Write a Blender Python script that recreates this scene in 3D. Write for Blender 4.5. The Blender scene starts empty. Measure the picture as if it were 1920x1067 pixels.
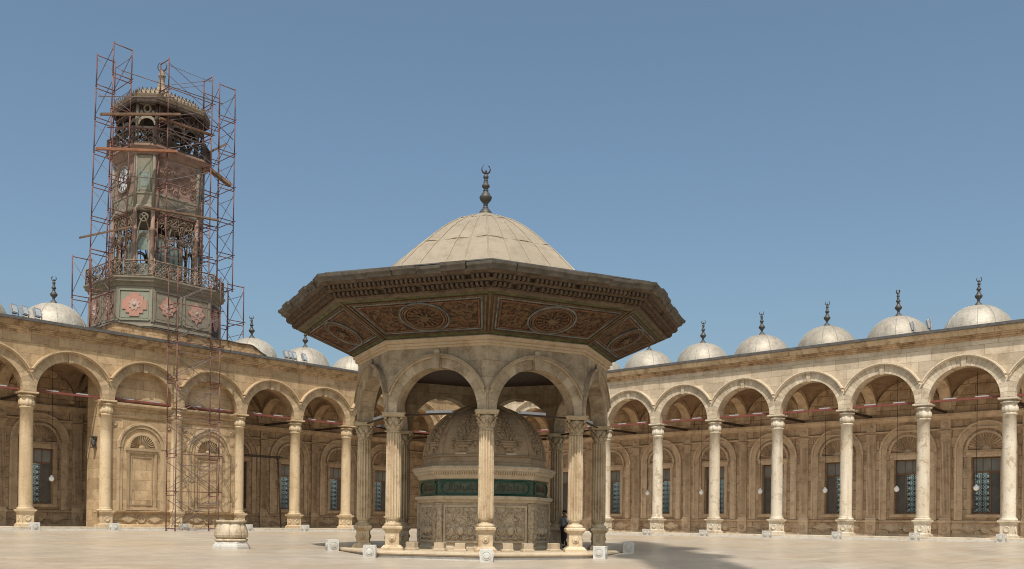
import bpy, math, random
from mathutils import Vector, Matrix
PI = math.pi
R_ = math.radians
random.seed(7)
SC = bpy.context.scene
COL = SC.collection
B = 4.5                      # one bay of the arcades in metres
EYE = 0.63                   # camera height above the foot of the arcades
F = 1774.0

# ------------------------------------------------------------------ mesh builder
class MB:
    def __init__(s):
        s.v = []; s.f = []; s.sm = []
    def add(s, vs, fs, smooth=False):
        n = len(s.v)
        s.v += [tuple(p) for p in vs]
        for f in fs:
            s.f.append(tuple(i + n for i in f)); s.sm.append(smooth)
    def box(s, x0, x1, y0, y1, z0, z1):
        s.add([(x0,y0,z0),(x1,y0,z0),(x1,y1,z0),(x0,y1,z0),(x0,y0,z1),(x1,y0,z1),(x1,y1,z1),(x0,y1,z1)],
              [(0,3,2,1),(4,5,6,7),(0,1,5,4),(1,2,6,5),(2,3,7,6),(3,0,4,7)])
    def cbox(s, c, u, v, w):
        """box from centre and three half-axis vectors"""
        c = Vector(c); u = Vector(u); v = Vector(v); w = Vector(w)
        if u.cross(v).dot(w) < 0: u = -u
        P = [c+a*u+b*v+d*w for d in (-1,1) for a,b in ((-1,-1),(1,-1),(1,1),(-1,1))]
        s.add(P, [(0,3,2,1),(4,5,6,7),(0,1,5,4),(1,2,6,5),(2,3,7,6),(3,0,4,7)])
    def rings(s, rs, closed=True, cap0=True, cap1=True, smooth=False):
        n = len(rs[0]); base = len(s.v)
        for r in rs: s.v += [tuple(p) for p in r]
        for i in range(len(rs)-1):
            for j in range(n if closed else n-1):
                k = (j+1) % n
                s.f.append((base+i*n+j, base+i*n+k, base+(i+1)*n+k, base+(i+1)*n+j)); s.sm.append(smooth)
        if cap0: s.f.append(tuple(base+j for j in reversed(range(n)))); s.sm.append(False)
        if cap1: s.f.append(tuple(base+(len(rs)-1)*n+j for j in range(n))); s.sm.append(False)
    def lathe(s, prof, n=24, c=(0,0,0), a0=0.0, smooth=True, cap=True, mod=None, sx=1, sy=1):
        rs = []
        for r, z in prof:
            ring = []
            for j in range(n):
                a = a0 + 2*PI*j/n
                q = r if mod is None else r*mod(a)
                ring.append((c[0]+q*math.cos(a)*sx, c[1]+q*math.sin(a)*sy, c[2]+z))
            rs.append(ring)
        s.rings(rs, True, cap, cap, smooth)
    def tube(s, pts, r, n=6, closed=False, cap=True, rad=None):
        pts = [Vector(p) for p in pts]
        rs = []; m = len(pts); last = None
        for i, p in enumerate(pts):
            if closed: t = pts[(i+1) % m]-pts[i-1]
            else: t = pts[min(i+1,m-1)]-pts[max(i-1,0)]
            if t.length < 1e-9: t = Vector((0,0,1))
            t.normalize()
            if last is None:
                up = Vector((0,0,1)) if abs(t.z) < .9 else Vector((1,0,0))
            else: up = last
            a = t.cross(up)
            if a.length < 1e-6: a = t.cross(Vector((1,0,0)))
            a.normalize(); b = a.cross(t); b.normalize(); last = b
            rr = r if rad is None else rad[i]
            rs.append([p+a*(rr*math.cos(2*PI*j/n))-b*(rr*math.sin(2*PI*j/n)) for j in range(n)])
        if closed: rs.append(rs[0])
        s.rings(rs, True, cap and not closed, cap and not closed, n > 5)
    def prism(s, poly, d):
        """poly: coplanar points, extruded by vector d"""
        n = len(poly); d = Vector(d); P = [Vector(p) for p in poly]
        nr = Vector((0,0,0))
        for i in range(n): nr += P[i].cross(P[(i+1) % n])
        if nr.dot(d) > 0: P.reverse()
        s.add(P+[p+d for p in P], [tuple(range(n)), tuple(reversed(range(n, 2*n)))] +
              [(i, i+n, (i+1) % n+n, (i+1) % n) for i in range(n)])
    def extr(s, prof, x0, x1):
        """profile of (y,z) swept along x"""
        n = len(prof)
        s.rings([[(x0,y,z) for y,z in prof], [(x1,y,z) for y,z in prof]], True, True, True)
    def blob(s, c, r, n=8, m=5):
        c = Vector(c); rs = []
        for i in range(1, m):
            t = PI*i/m
            rs.append([(c.x+r[0]*math.sin(t)*math.cos(2*PI*j/n), c.y+r[1]*math.sin(t)*math.sin(2*PI*j/n), c.z-r[2]*math.cos(t)) for j in range(n)])
        s.rings(rs, True, True, True, True)
    def oblob(s, c, u, v, w, n=8, m=5):
        c=Vector(c);u=Vector(u);v=Vector(v);w=Vector(w); rs=[]
        if u.cross(v).dot(w) < 0: u=-u
        for i in range(1, m):
            t = PI*i/m
            rs.append([c+u*(math.sin(t)*math.cos(2*PI*j/n))+v*(math.sin(t)*math.sin(2*PI*j/n))-w*math.cos(t) for j in range(n)])
        s.rings(rs, True, True, True, True)
    def xf(s, fn):
        s.v = [tuple(fn(Vector(p))) for p in s.v]; return s
    def build(s, name, mat, parent=None, loc=None, rot=None, bevel=0):
        me = bpy.data.meshes.new(name)
        me.from_pydata(s.v, [], s.f); me.validate()
        for p, q in zip(me.polygons, s.sm): p.use_smooth = q
        for m in (mat if isinstance(mat, (list, tuple)) else [mat]): me.materials.append(m)
        o = bpy.data.objects.new(name, me); COL.objects.link(o)
        if parent is not None: o.parent = parent
        if loc is not None: o.location = loc
        if rot is not None: o.rotation_euler = rot
        if bevel:
            b = o.modifiers.new('bevel', 'BEVEL'); b.width = bevel; b.segments = 2; b.limit_method = 'ANGLE'; b.angle_limit = R_(50)
        return o

def tag(o, label=None, cat=None, group=None, kind=None):
    if label: o['label'] = label
    if cat: o['category'] = cat
    if group: o['group'] = group
    if kind: o['kind'] = kind
    return o
def thing(name, label, cat, loc=(0,0,0), rz=0, group=None):
    o = bpy.data.objects.new(name, None); COL.objects.link(o)
    o.empty_display_size = .2
    o.location = loc; o.rotation_euler = (0,0,rz)
    return tag(o, label, cat, group)
def kids(o): return [c for c in bpy.data.objects if c.parent == o]
def copy_tree(o, parent=None, loc=None, rz=None):
    c = o.copy(); COL.objects.link(c)
    c.parent = parent
    if loc is not None: c.location = loc
    if rz is not None: c.rotation_euler = (0,0,rz)
    for ch in kids(o): copy_tree(ch, c)
    return c

# ------------------------------------------------------------------ layout found from the photograph's vanishing points
PHI = R_(47.816)
EL = Vector((math.cos(PHI), math.sin(PHI))); ER = Vector((math.sin(PHI), -math.cos(PHI)))
PL = Vector((-6.098, 11.853))*B; PR = Vector((2.256, 14.72))*B
LCOR, RCOR = 7.734, -4.265
def loc2(side, k, y):
    e, p = (EL, PL) if side == 'L' else (ER, PR)
    n = Vector((-e.y, e.x))
    return p + e*(k*B) + n*y
def project(x, y, z):
    u = F*x/y; v = -F*(z-EYE)/y; th = .0118
    return 960+u-v*th, 984+u*th+v
def k_at(side, px, y, z):
    lo, hi = -2.5, 8.0
    for _ in range(50):
        m = (lo+hi)/2; p = loc2(side, m, y)
        if project(p.x, p.y, z)[0] < px: lo = m
        else: hi = m
    return lo
def z_at(side, k, y, py):
    p = loc2(side, k, y); u = F*p.x/p.y
    return EYE+(984+u*.0118-py)*p.y/F
def dists(x, y):
    q = Vector((x, y))-PL; dl = -(EL.x*q.y-EL.y*q.x)
    q = Vector((x, y))-PR; dr = -(ER.x*q.y-ER.y*q.x)
    return dl, dr
def ground(x, y):
    dl, dr = dists(x, y); k = 1.5
    m = min(dl, dr)
    d = m - k*math.log1p(math.exp(-abs(dl-dr)/k)) - 1.2
    if d <= 0: return 0.0
    z = .0255*d
    lim = 1.06
    if z > .85: z = .85+(lim-.85)*(1-math.exp(-(z-.85)/(lim-.85)))
    return -z

# ------------------------------------------------------------------ materials
def newmat(name):
    m = bpy.data.materials.new(name); m.use_nodes = True
    nt = m.node_tree
    return m, nt, nt.nodes['Principled BSDF']
def N(nt, t, **kw):
    n = nt.nodes.new(t)
    for k, v in kw.items(): setattr(n, k, v)
    return n
def ramp(nt, src, p0, p1, c0=(0,0,0,1), c1=(1,1,1,1)):
    r = N(nt, 'ShaderNodeValToRGB'); r.color_ramp.elements[0].position = p0; r.color_ramp.elements[1].position = p1
    r.color_ramp.elements[0].color = c0; r.color_ramp.elements[1].color = c1
    nt.links.new(src, r.inputs[0]); return r.outputs[0]
def mix(nt, fac, a, b, mode='MIX'):
    m = N(nt, 'ShaderNodeMix', data_type='RGBA', blend_type=mode)
    for s, val in ((0, fac), (6, a), (7, b)):
        if hasattr(val, 'is_output'): nt.links.new(val, m.inputs[s])
        elif s == 0: m.inputs[0].default_value = val
        else: m.inputs[s].default_value = (*val, 1) if len(val) == 3 else val
    return m.outputs[2]
def coords(nt, rnd=True):
    tc = N(nt, 'ShaderNodeTexCoord'); out = tc.outputs['Object']
    if rnd:
        oi = N(nt, 'ShaderNodeObjectInfo')
        mu = N(nt, 'ShaderNodeVectorMath', operation='SCALE'); mu.inputs[0].default_value = (37.3, 21.7, 0); nt.links.new(oi.outputs['Random'], mu.inputs['Scale'])
        ad = N(nt, 'ShaderNodeVectorMath', operation='ADD'); nt.links.new(out, ad.inputs[0]); nt.links.new(mu.outputs[0], ad.inputs[1]); out = ad.outputs[0]
    return out
def noise(nt, co, scale, detail=6, rough=.6, sc3=None):
    if sc3 is not None:
        mp = N(nt, 'ShaderNodeMapping'); mp.inputs['Scale'].default_value = sc3; nt.links.new(co, mp.inputs[0]); co = mp.outputs[0]
    n = N(nt, 'ShaderNodeTexNoise'); n.inputs['Scale'].default_value = scale; n.inputs['Detail'].default_value = detail; n.inputs['Roughness'].default_value = rough
    nt.links.new(co, n.inputs['Vector']); return n.outputs[0]
def stone(name, c1, c2, stain, stain_amt=.6, block=None, joint=.55, bump=.25, rough=.85, fine=18, streak=.35, rnd=True, lo=.5, hi=.68, coarse=.5, island=False, jw=.014):
    m, nt, bs = newmat(name); L = nt.links
    co = coords(nt, rnd)
    base = mix(nt, ramp(nt, noise(nt, co, coarse, 4), .35, .65), c1, c2)
    med = noise(nt, co, 2.1, 9, .68)
    msk = ramp(nt, med, lo, hi)
    mm = N(nt, 'ShaderNodeMath', operation='MULTIPLY'); mm.inputs[1].default_value = stain_amt; L.new(msk, mm.inputs[0])
    base = mix(nt, mm.outputs[0], base, stain)
    if streak:
        st = ramp(nt, noise(nt, co, 1.0, 5, .6, (2.2, 2.2, .16)), .52, .75)
        ms = N(nt, 'ShaderNodeMath', operation='MULTIPLY'); ms.inputs[1].default_value = streak; L.new(st, ms.inputs[0])
        base = mix(nt, ms.outputs[0], base, stain)
    fn = noise(nt, co, fine, 8, .7)
    base = mix(nt, 1.0, base, ramp(nt, fn, .25, .75, (.72,.72,.72,1), (1.14,1.14,1.14,1)), 'MULTIPLY')
    h = fn
    if block:
        sp = N(nt, 'ShaderNodeSeparateXYZ'); L.new(co, sp.inputs[0])
        sm = N(nt, 'ShaderNodeMath', operation='ADD'); L.new(sp.outputs[0], sm.inputs[0]); L.new(sp.outputs[1], sm.inputs[1])
        cb = N(nt, 'ShaderNodeCombineXYZ'); L.new(sm.outputs[0], cb.inputs[0]); L.new(sp.outputs[2], cb.inputs[1])
        br = N(nt, 'ShaderNodeTexBrick'); br.offset = .5
        br.inputs['Scale'].default_value = 1.0; br.inputs['Brick Width'].default_value = block[0]; br.inputs['Row Height'].default_value = block[1]
        br.inputs['Mortar Size'].default_value = jw; br.inputs['Mortar Smooth'].default_value = .9 if jw > .02 else .3
        br.inputs['Color1'].default_value = (.80,.77,.73,1); br.inputs['Color2'].default_value = (1.10,1.08,1.05,1); br.inputs['Mortar'].default_value = (joint,joint*.9,joint*.8,1)
        wv = N(nt, 'ShaderNodeTexNoise'); wv.inputs['Scale'].default_value = 1.7; L.new(co, wv.inputs['Vector'])
        wm = N(nt, 'ShaderNodeMix', data_type='RGBA', blend_type='LINEAR_LIGHT'); wm.inputs[0].default_value = .035; L.new(cb.outputs[0], wm.inputs[6]); L.new(wv.outputs[1], wm.inputs[7])
        L.new(wm.outputs[2], br.inputs[0])
        base = mix(nt, 1.0, base, br.outputs[0], 'MULTIPLY')
    oi2 = N(nt, 'ShaderNodeObjectInfo')
    base = mix(nt, 1.0, base, ramp(nt, oi2.outputs['Random'], 0, 1, (.90,.88,.85,1), (1.05,1.05,1.04,1)), 'MULTIPLY')
    if island:
        ge = N(nt, 'ShaderNodeNewGeometry')
        base = mix(nt, 1.0, base, ramp(nt, ge.outputs['Random Per Island'], 0, 1, (.78,.75,.71,1), (1.08,1.07,1.05,1)), 'MULTIPLY')
    L.new(base, bs.inputs['Base Color']); bs.inputs['Roughness'].default_value = rough
    bs.inputs['Specular IOR Level'].default_value = .25
    bp = N(nt, 'ShaderNodeBump'); bp.inputs['Strength'].default_value = bump; bp.inputs['Distance'].default_value = .03
    ad = N(nt, 'ShaderNodeMath', operation='ADD'); L.new(fn, ad.inputs[0]); L.new(med, ad.inputs[1])
    L.new(ad.outputs[0], bp.inputs['Height']); L.new(bp.outputs[0], bs.inputs['Normal'])
    return m
def plain(name, c, rough=.6, metal=0, var=.25, scale=6, spec=.3):
    m, nt, bs = newmat(name)
    co = coords(nt)
    n = noise(nt, co, scale, 6, .65)
    b = mix(nt, 1.0, c, ramp(nt, n, .3, .7, (1-var,1-var,1-var,1), (1+var*.6,1+var*.6,1+var*.6,1)), 'MULTIPLY')
    nt.links.new(b, bs.inputs['Base Color']); bs.inputs['Roughness'].default_value = rough; bs.inputs['Metallic'].default_value = metal
    bs.inputs['Specular IOR Level'].default_value = spec
    return m
def carved(name, c_hi, c_lo, scale=5.0, strength=1.0, rough=.85, contrast=(.35,.6)):
    """stone or wood carved all over with fine foliage"""
    m, nt, bs = newmat(name); L = nt.links
    co = coords(nt)
    wob = noise(nt, co, scale*.7, 3)
    sc = N(nt, 'ShaderNodeVectorMath', operation='SCALE'); sc.inputs['Scale'].default_value = .35
    n3 = N(nt, 'ShaderNodeTexNoise'); n3.inputs['Scale'].default_value = scale*.7; L.new(co, n3.inputs['Vector'])
    L.new(n3.outputs[1], sc.inputs[0])
    ad = N(nt, 'ShaderNodeVectorMath', operation='ADD'); L.new(co, ad.inputs[0]); L.new(sc.outputs[0], ad.inputs[1])
    vo = N(nt, 'ShaderNodeTexVoronoi', feature='SMOOTH_F1'); vo.inputs['Scale'].default_value = scale; L.new(ad.outputs[0], vo.inputs['Vector'])
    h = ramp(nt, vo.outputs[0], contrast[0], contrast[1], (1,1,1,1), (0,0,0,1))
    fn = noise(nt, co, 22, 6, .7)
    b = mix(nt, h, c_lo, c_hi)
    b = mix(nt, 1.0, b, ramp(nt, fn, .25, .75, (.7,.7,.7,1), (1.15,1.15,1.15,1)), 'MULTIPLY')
    L.new(b, bs.inputs['Base Color']); bs.inputs['Roughness'].default_value = rough; bs.inputs['Specular IOR Level'].default_value = .2
    bp = N(nt, 'ShaderNodeBump'); bp.inputs['Strength'].default_value = strength; bp.inputs['Distance'].default_value = .06
    L.new(h, bp.inputs['Height']); L.new(bp.outputs[0], bs.inputs['Normal'])
    return m

M = {}
STN = (.20,.115,.055)
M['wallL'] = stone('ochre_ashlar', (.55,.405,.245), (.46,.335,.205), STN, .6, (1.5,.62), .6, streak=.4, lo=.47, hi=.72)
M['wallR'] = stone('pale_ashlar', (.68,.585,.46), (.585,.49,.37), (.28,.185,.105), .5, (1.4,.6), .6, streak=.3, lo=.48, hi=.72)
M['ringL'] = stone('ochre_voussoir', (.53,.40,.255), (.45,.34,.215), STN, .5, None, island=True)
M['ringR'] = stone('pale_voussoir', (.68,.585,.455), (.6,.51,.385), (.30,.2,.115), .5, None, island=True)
M['cornL'] = stone('stained_cornice_stone', (.56,.40,.24), (.46,.32,.185), (.19,.105,.05), .8, (1.3,3.0), .45, lo=.47, hi=.62)
M['cornR'] = stone('stained_pale_cornice_stone', (.55,.39,.24), (.46,.31,.185), (.20,.11,.055), .8, (1.3,3.0), .45, lo=.46, hi=.62)
M['fasL'] = stone('ochre_fascia_block', (.50,.365,.225), (.41,.295,.175), (.17,.095,.045), .75, None, lo=.48, hi=.62, island=True)
M['fasR'] = stone('pale_fascia_block', (.68,.55,.39), (.60,.47,.32), (.28,.17,.09), .65, None, lo=.48, hi=.64, island=True)
M['corn'] = M['cornL']
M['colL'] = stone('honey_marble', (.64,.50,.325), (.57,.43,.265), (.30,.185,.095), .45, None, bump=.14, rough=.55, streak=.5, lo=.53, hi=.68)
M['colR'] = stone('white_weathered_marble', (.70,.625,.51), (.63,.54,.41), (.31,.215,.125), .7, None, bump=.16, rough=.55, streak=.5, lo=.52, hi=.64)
M['innerL'] = stone('stained_gallery_stone', (.49,.35,.225), (.40,.285,.18), (.12,.07,.04), .7, (1.25,.62), .42, streak=.5, lo=.44, hi=.72, jw=.034)  # left gallery: dirt plus deep shade, both put into the colour
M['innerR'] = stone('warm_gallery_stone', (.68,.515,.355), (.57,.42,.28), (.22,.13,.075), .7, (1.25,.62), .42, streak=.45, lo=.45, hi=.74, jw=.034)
M['trimL'] = stone('stained_gallery_trim', (.53,.39,.255), (.43,.31,.2), (.14,.08,.045), .65, None, streak=.5, lo=.45, hi=.72, island=True)  # same darkening as the left gallery stone, shade included in the colour
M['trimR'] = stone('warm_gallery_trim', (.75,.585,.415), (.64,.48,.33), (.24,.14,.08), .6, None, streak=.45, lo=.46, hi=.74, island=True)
M['vault'] = stone('sooty_vault_plaster', (.30,.195,.12), (.24,.155,.092), (.10,.055,.03), .7, None, streak=0)  # mottled plaster, darker than the arches across the gallery
M['lead'] = plain('lead_sheet', (.12,.112,.105), .6, 0, .35, 3)
M['dome'] = stone('silver_painted_dome', (.45,.405,.34), (.385,.345,.285), (.26,.21,.15), .4, None, bump=.7, rough=.56, streak=.6, fine=5)
M['dome'].node_tree.nodes['Principled BSDF'].inputs['Metallic'].default_value = .25
M['kdome'] = stone('cream_lead_sheet', (.375,.315,.235), (.325,.272,.2), (.24,.185,.125), .65, None, bump=.12, rough=.48, streak=.1)
M['iron'] = plain('dark_bronze', (.085,.08,.075), .5, .3, .3)
M['redbeam'] = plain('red_painted_beam', (.20,.062,.047), .7, 0, .3, 4)
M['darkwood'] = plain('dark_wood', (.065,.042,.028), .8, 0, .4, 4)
M['tubew'] = plain('pale_lamp_casing', (.40,.40,.40), .5, 0, .1)
M['rust'] = plain('rusty_scaffold_pipe', (.18,.085,.07), .75, .1, .5, 1.5)
M['steel'] = plain('dull_scaffold_pipe', (.17,.13,.125), .7, .2, .5, 1.5)
M['plank'] = plain('scaffold_plank', (.20,.125,.08), .85, 0, .45, 3)
M['plankr'] = plain('reddish_scaffold_plank', (.32,.145,.08), .85, 0, .3, 3)
M['kstone'] = stone('grey_kiosk_stone', (.46,.375,.27), (.385,.31,.22), (.19,.135,.08), .7, (1.5,.62), .7, streak=.3, lo=.45, hi=.65)
M['kring'] = stone('kiosk_arch_stone', (.49,.395,.28), (.42,.335,.235), (.21,.145,.085), .6, None, lo=.47, hi=.66, island=True)
M['kcol'] = stone('fluted_alabaster', (.64,.515,.35), (.55,.42,.27), (.28,.17,.085), .6, None, rough=.55, bump=.16, streak=.65, lo=.49, hi=.65)
M['kcap'] = stone('carved_capital_alabaster', (.52,.42,.29), (.45,.35,.23), (.2,.13,.07), .6, None)
M['kcorn'] = stone('kiosk_cornice_stone', (.60,.47,.32), (.52,.4,.27), (.3,.2,.11), .5, None)
M['wood'] = plain('weathered_eave_wood', (.115,.08,.052), .85, 0, .5, 3)
M['woodd'] = plain('grey_eave_board', (.115,.10,.08), .85, 0, .5, 2.5)
M['woodr'] = plain('reddish_eave_wood', (.105,.068,.042), .85, 0, .45, 4)
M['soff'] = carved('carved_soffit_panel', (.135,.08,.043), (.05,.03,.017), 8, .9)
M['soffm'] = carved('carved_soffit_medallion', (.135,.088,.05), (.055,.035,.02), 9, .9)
M['bluegrey'] = plain('blue_grey_paint', (.15,.16,.15), .8, 0, .65, 2.5)
M['redpaint'] = plain('worn_red_paint', (.14,.07,.04), .8, 0, .6, 3)
M['greenpaint'] = plain('worn_green_paint', (.09,.09,.04), .8, 0, .6, 3)
M['ochrew'] = plain('gilded_wood', (.125,.08,.043), .75, 0, .5, 4)
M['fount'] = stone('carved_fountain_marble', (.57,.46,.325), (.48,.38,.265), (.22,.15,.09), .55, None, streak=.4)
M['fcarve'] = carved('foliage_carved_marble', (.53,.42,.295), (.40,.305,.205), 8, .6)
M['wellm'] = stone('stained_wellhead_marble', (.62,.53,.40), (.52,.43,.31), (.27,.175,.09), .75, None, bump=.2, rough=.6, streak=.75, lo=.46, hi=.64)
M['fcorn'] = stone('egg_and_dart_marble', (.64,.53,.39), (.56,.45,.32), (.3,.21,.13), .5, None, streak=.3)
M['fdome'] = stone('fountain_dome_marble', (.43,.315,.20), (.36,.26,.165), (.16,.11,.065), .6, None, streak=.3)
M['greenm'] = plain('green_marble', (.013,.078,.046), .35, 0, .35, 5, .5)
M['darkm'] = plain('dark_inscription_panel', (.075,.095,.06), .45, 0, .6, 7, .4)
M['white'] = stone('white_marble_block', (.62,.60,.56), (.55,.525,.48), (.34,.29,.22), .5, None, bump=.08, rough=.5, streak=.2)
M['whitew'] = stone('warm_white_marble', (.61,.53,.42), (.53,.45,.345), (.28,.2,.12), .65, None, bump=.12, rough=.5, streak=.4)
M['stool'] = stone('sandstone_stool', (.55,.45,.32), (.48,.385,.27), (.3,.2,.1), .4, None)
M['frame'] = plain('brown_window_frame', (.20,.11,.06), .7, 0, .3)
M['glass'] = plain('dusty_window_glass', (.105,.10,.09), .22, 0, .25, 2, .5)
M['pane'] = plain('milky_transom_glass', (.22,.215,.19), .25, 0, .2, 2, .5)
M['grille'] = plain('wrought_iron_grille', (.035,.033,.03), .6, .2, .2)
M['tpink'] = stone('faded_pink_paint', (.30,.185,.145), (.25,.17,.13), (.14,.10,.075), .8, None, streak=.5)
M['tgrey'] = stone('grey_green_tower_paint', (.27,.235,.18), (.22,.195,.15), (.17,.135,.095), .6, None, streak=.5)
M['tgreen'] = stone('pale_green_tower_paint', (.25,.25,.19), (.215,.215,.165), (.19,.18,.13), .4, None, streak=.3)
M['tcross'] = stone('salmon_pink_paint', (.50,.25,.195), (.44,.235,.185), (.26,.20,.15), .6, None, streak=.4)
M['tcrossl'] = stone('pale_rose_paint', (.47,.33,.28), (.42,.30,.25), (.25,.2,.15), .6, None, streak=.4)
M['tdark'] = plain('dark_tower_timber', (.07,.05,.038), .8, 0, .5, 3)
M['tbrown'] = carved('fretwork_brown', (.25,.185,.13), (.12,.085,.06), 6, .6)
M['troof'] = stone('tower_eave_board', (.20,.155,.11), (.16,.125,.09), (.2,.14,.1), .6, (.35,.14), .5)
M['troofp'] = stone('tower_roof_lead', (.33,.275,.205), (.27,.225,.165), (.2,.15,.11), .6, (.35,.14), .5)
M['clockw'] = plain('white_clock_enamel', (.54,.53,.50), .4, 0, .06)
M['black'] = plain('black_paint', (.02,.02,.02), .5, 0, .1)
M['tglass'] = plain('green_tower_glass', (.17,.20,.17), .35, 0, .4, 3, .5)
M['skin'] = plain('skin', (.25,.13,.08), .6, 0, .1)
M['shirt'] = plain('grey_blue_shirt', (.42,.47,.53), .9, 0, .15)
M['trous'] = plain('dark_trousers', (.055,.05,.05), .9, 0, .15)
M['hair'] = plain('dark_hair', (.012,.01,.009), .7, 0, .1)
M['globe'] = plain('white_glass_globe', (.9,.9,.88), .25, 0, .05)
M['alum'] = plain('aluminium_floodlight', (.34,.34,.34), .45, .4, .15)
M['fglass'] = plain('floodlight_glass', (.52,.55,.57), .2, 0, .12, 3, .6)

def floor_mat():
    m, nt, bs = newmat('polished_courtyard_marble'); L = nt.links
    co = coords(nt, False)
    mp = N(nt, 'ShaderNodeMapping'); mp.inputs['Rotation'].default_value = (0,0,-PHI); L.new(co, mp.inputs[0])
    br = N(nt, 'ShaderNodeTexBrick'); br.offset = .5
    br.inputs['Scale'].default_value = 1; br.inputs['Brick Width'].default_value = 1.6; br.inputs['Row Height'].default_value = .8
    br.inputs['Mortar Size'].default_value = .011; br.inputs['Mortar Smooth'].default_value = .2
    br.inputs['Color1'].default_value = (.40,.346,.278,1); br.inputs['Color2'].default_value = (.465,.405,.328,1); br.inputs['Mortar'].default_value = (.27,.215,.155,1)
    L.new(mp.outputs[0], br.inputs[0])
    big = ramp(nt, noise(nt, co, .09, 5, .6), .38, .62)
    b = mix(nt, big, br.outputs[0], mix(nt, 1.0, br.outputs[0], (1.0,.92,.81), 'MULTIPLY'))
    v = ramp(nt, noise(nt, co, 1.3, 8, .7, (1,.5,1)), .3, .7, (.86,.85,.84,1), (1.08,1.08,1.08,1))
    b = mix(nt, 1.0, b, v, 'MULTIPLY')
    st = ramp(nt, noise(nt, co, .5, 7, .7), .56, .72)
    ms = N(nt, 'ShaderNodeMath', operation='MULTIPLY'); ms.inputs[1].default_value = .35; L.new(st, ms.inputs[0])
    b = mix(nt, ms.outputs[0], b, (.36,.28,.195))
    L.new(b, bs.inputs['Base Color'])
    rr = N(nt, 'ShaderNodeMapRange'); rr.inputs['To Min'].default_value = .24; rr.inputs['To Max'].default_value = .5
    L.new(noise(nt, co, .8, 5), rr.inputs['Value']); L.new(rr.outputs[0], bs.inputs['Roughness'])
    bs.inputs['Specular IOR Level'].default_value = .32
    bp = N(nt, 'ShaderNodeBump'); bp.inputs['Strength'].default_value = .06; bp.inputs['Distance'].default_value = .02
    L.new(noise(nt, co, 3, 4), bp.inputs['Height']); L.new(bp.outputs[0], bs.inputs['Normal'])
    return m
M['floor'] = floor_mat()

# ------------------------------------------------------------------ ground
def make_ground():
    def axis(a, b, s, far):
        r = [-3000, -900, -300, -140]
        x = a
        while x <= b: r.append(x); x += s
        return r+[140+60, 400, 1000, 3000]
    xs = axis(-66, 66, 1.5, 0); ys = axis(-48, 105, 1.5, 0)
    mb = MB()
    mb.v = [(x, y, ground(x, y)) for y in ys for x in xs]
    n = len(xs)
    for j in range(len(ys)-1):
        for i in range(n-1):
            mb.f.append((j*n+i, j*n+i+1, (j+1)*n+i+1, (j+1)*n+i)); mb.sm.append(True)
    tag(mb.build('courtyard_floor', M['floor']), kind='structure')
make_ground()

# ------------------------------------------------------------------ shared finial
FIN = [(.28,0),(.285,.05),(.25,.13),(.18,.22),(.11,.28),(.13,.30),(.10,.33),(.075,.37),(.10,.40),(.10,.43),(.075,.45),(.14,.52),(.235,.63),(.265,.72),(.255,.77),(.19,.83),(.165,.90),(.11,.96),
       (.10,1.00),(.125,1.02),(.075,1.06),(.085,1.10),(.15,1.16),(.17,1.22),(.145,1.27),(.09,1.32),(.11,1.36),(.06,1.40),(.09,1.44),(.09,1.47),(.055,1.49),(.10,1.54),(.118,1.60),(.09,1.66),(.05,1.70),(.03,1.76)]
def crescent(mb, c, r, ax, th=.035):
    """open crescent, horns up, in the vertical plane holding the horizontal axis ax"""
    n = 22; rs = []
    c = Vector(c); ax = Vector(ax).normalized(); up = Vector((0,0,1)); d = ax.cross(up)
    for i in range(n+1):
        t = -PI/2 + R_(150)*(2*i/n-1)
        w = .42*r*max(.04, math.cos((2*i/n-1)*PI/2))
        ctr = c+ax*(math.cos(t)*(r-w*.5))+up*(math.sin(t)*(r-w*.5))
        o = ax*math.cos(t)+up*math.sin(t)
        rs.append([ctr+o*w*.5+d*th*.0, ctr+d*th, ctr-o*w*.5, ctr-d*th])
    mb.rings(rs, True, True, True, False)
def finial_mesh(s=1.0):
    mb = MB(); mb.lathe([(r*s, z*s) for r, z in FIN], 18)
    crescent(mb, (0,0,1.90*s), .2*s, (1,.15,0), .06*s)
    mb.lathe([(.02*s,1.74*s),(.05*s,1.84*s),(.02*s,1.9*s)], 8)
    return mb

# ------------------------------------------------------------------ arcades
SPR = 7.83          # top of the capitals
RI = 1.89; RE = 2.46
GD = 3.92           # gallery depth
WZ0, WZ1, WHW = 1.6, 4.95, .80

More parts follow.
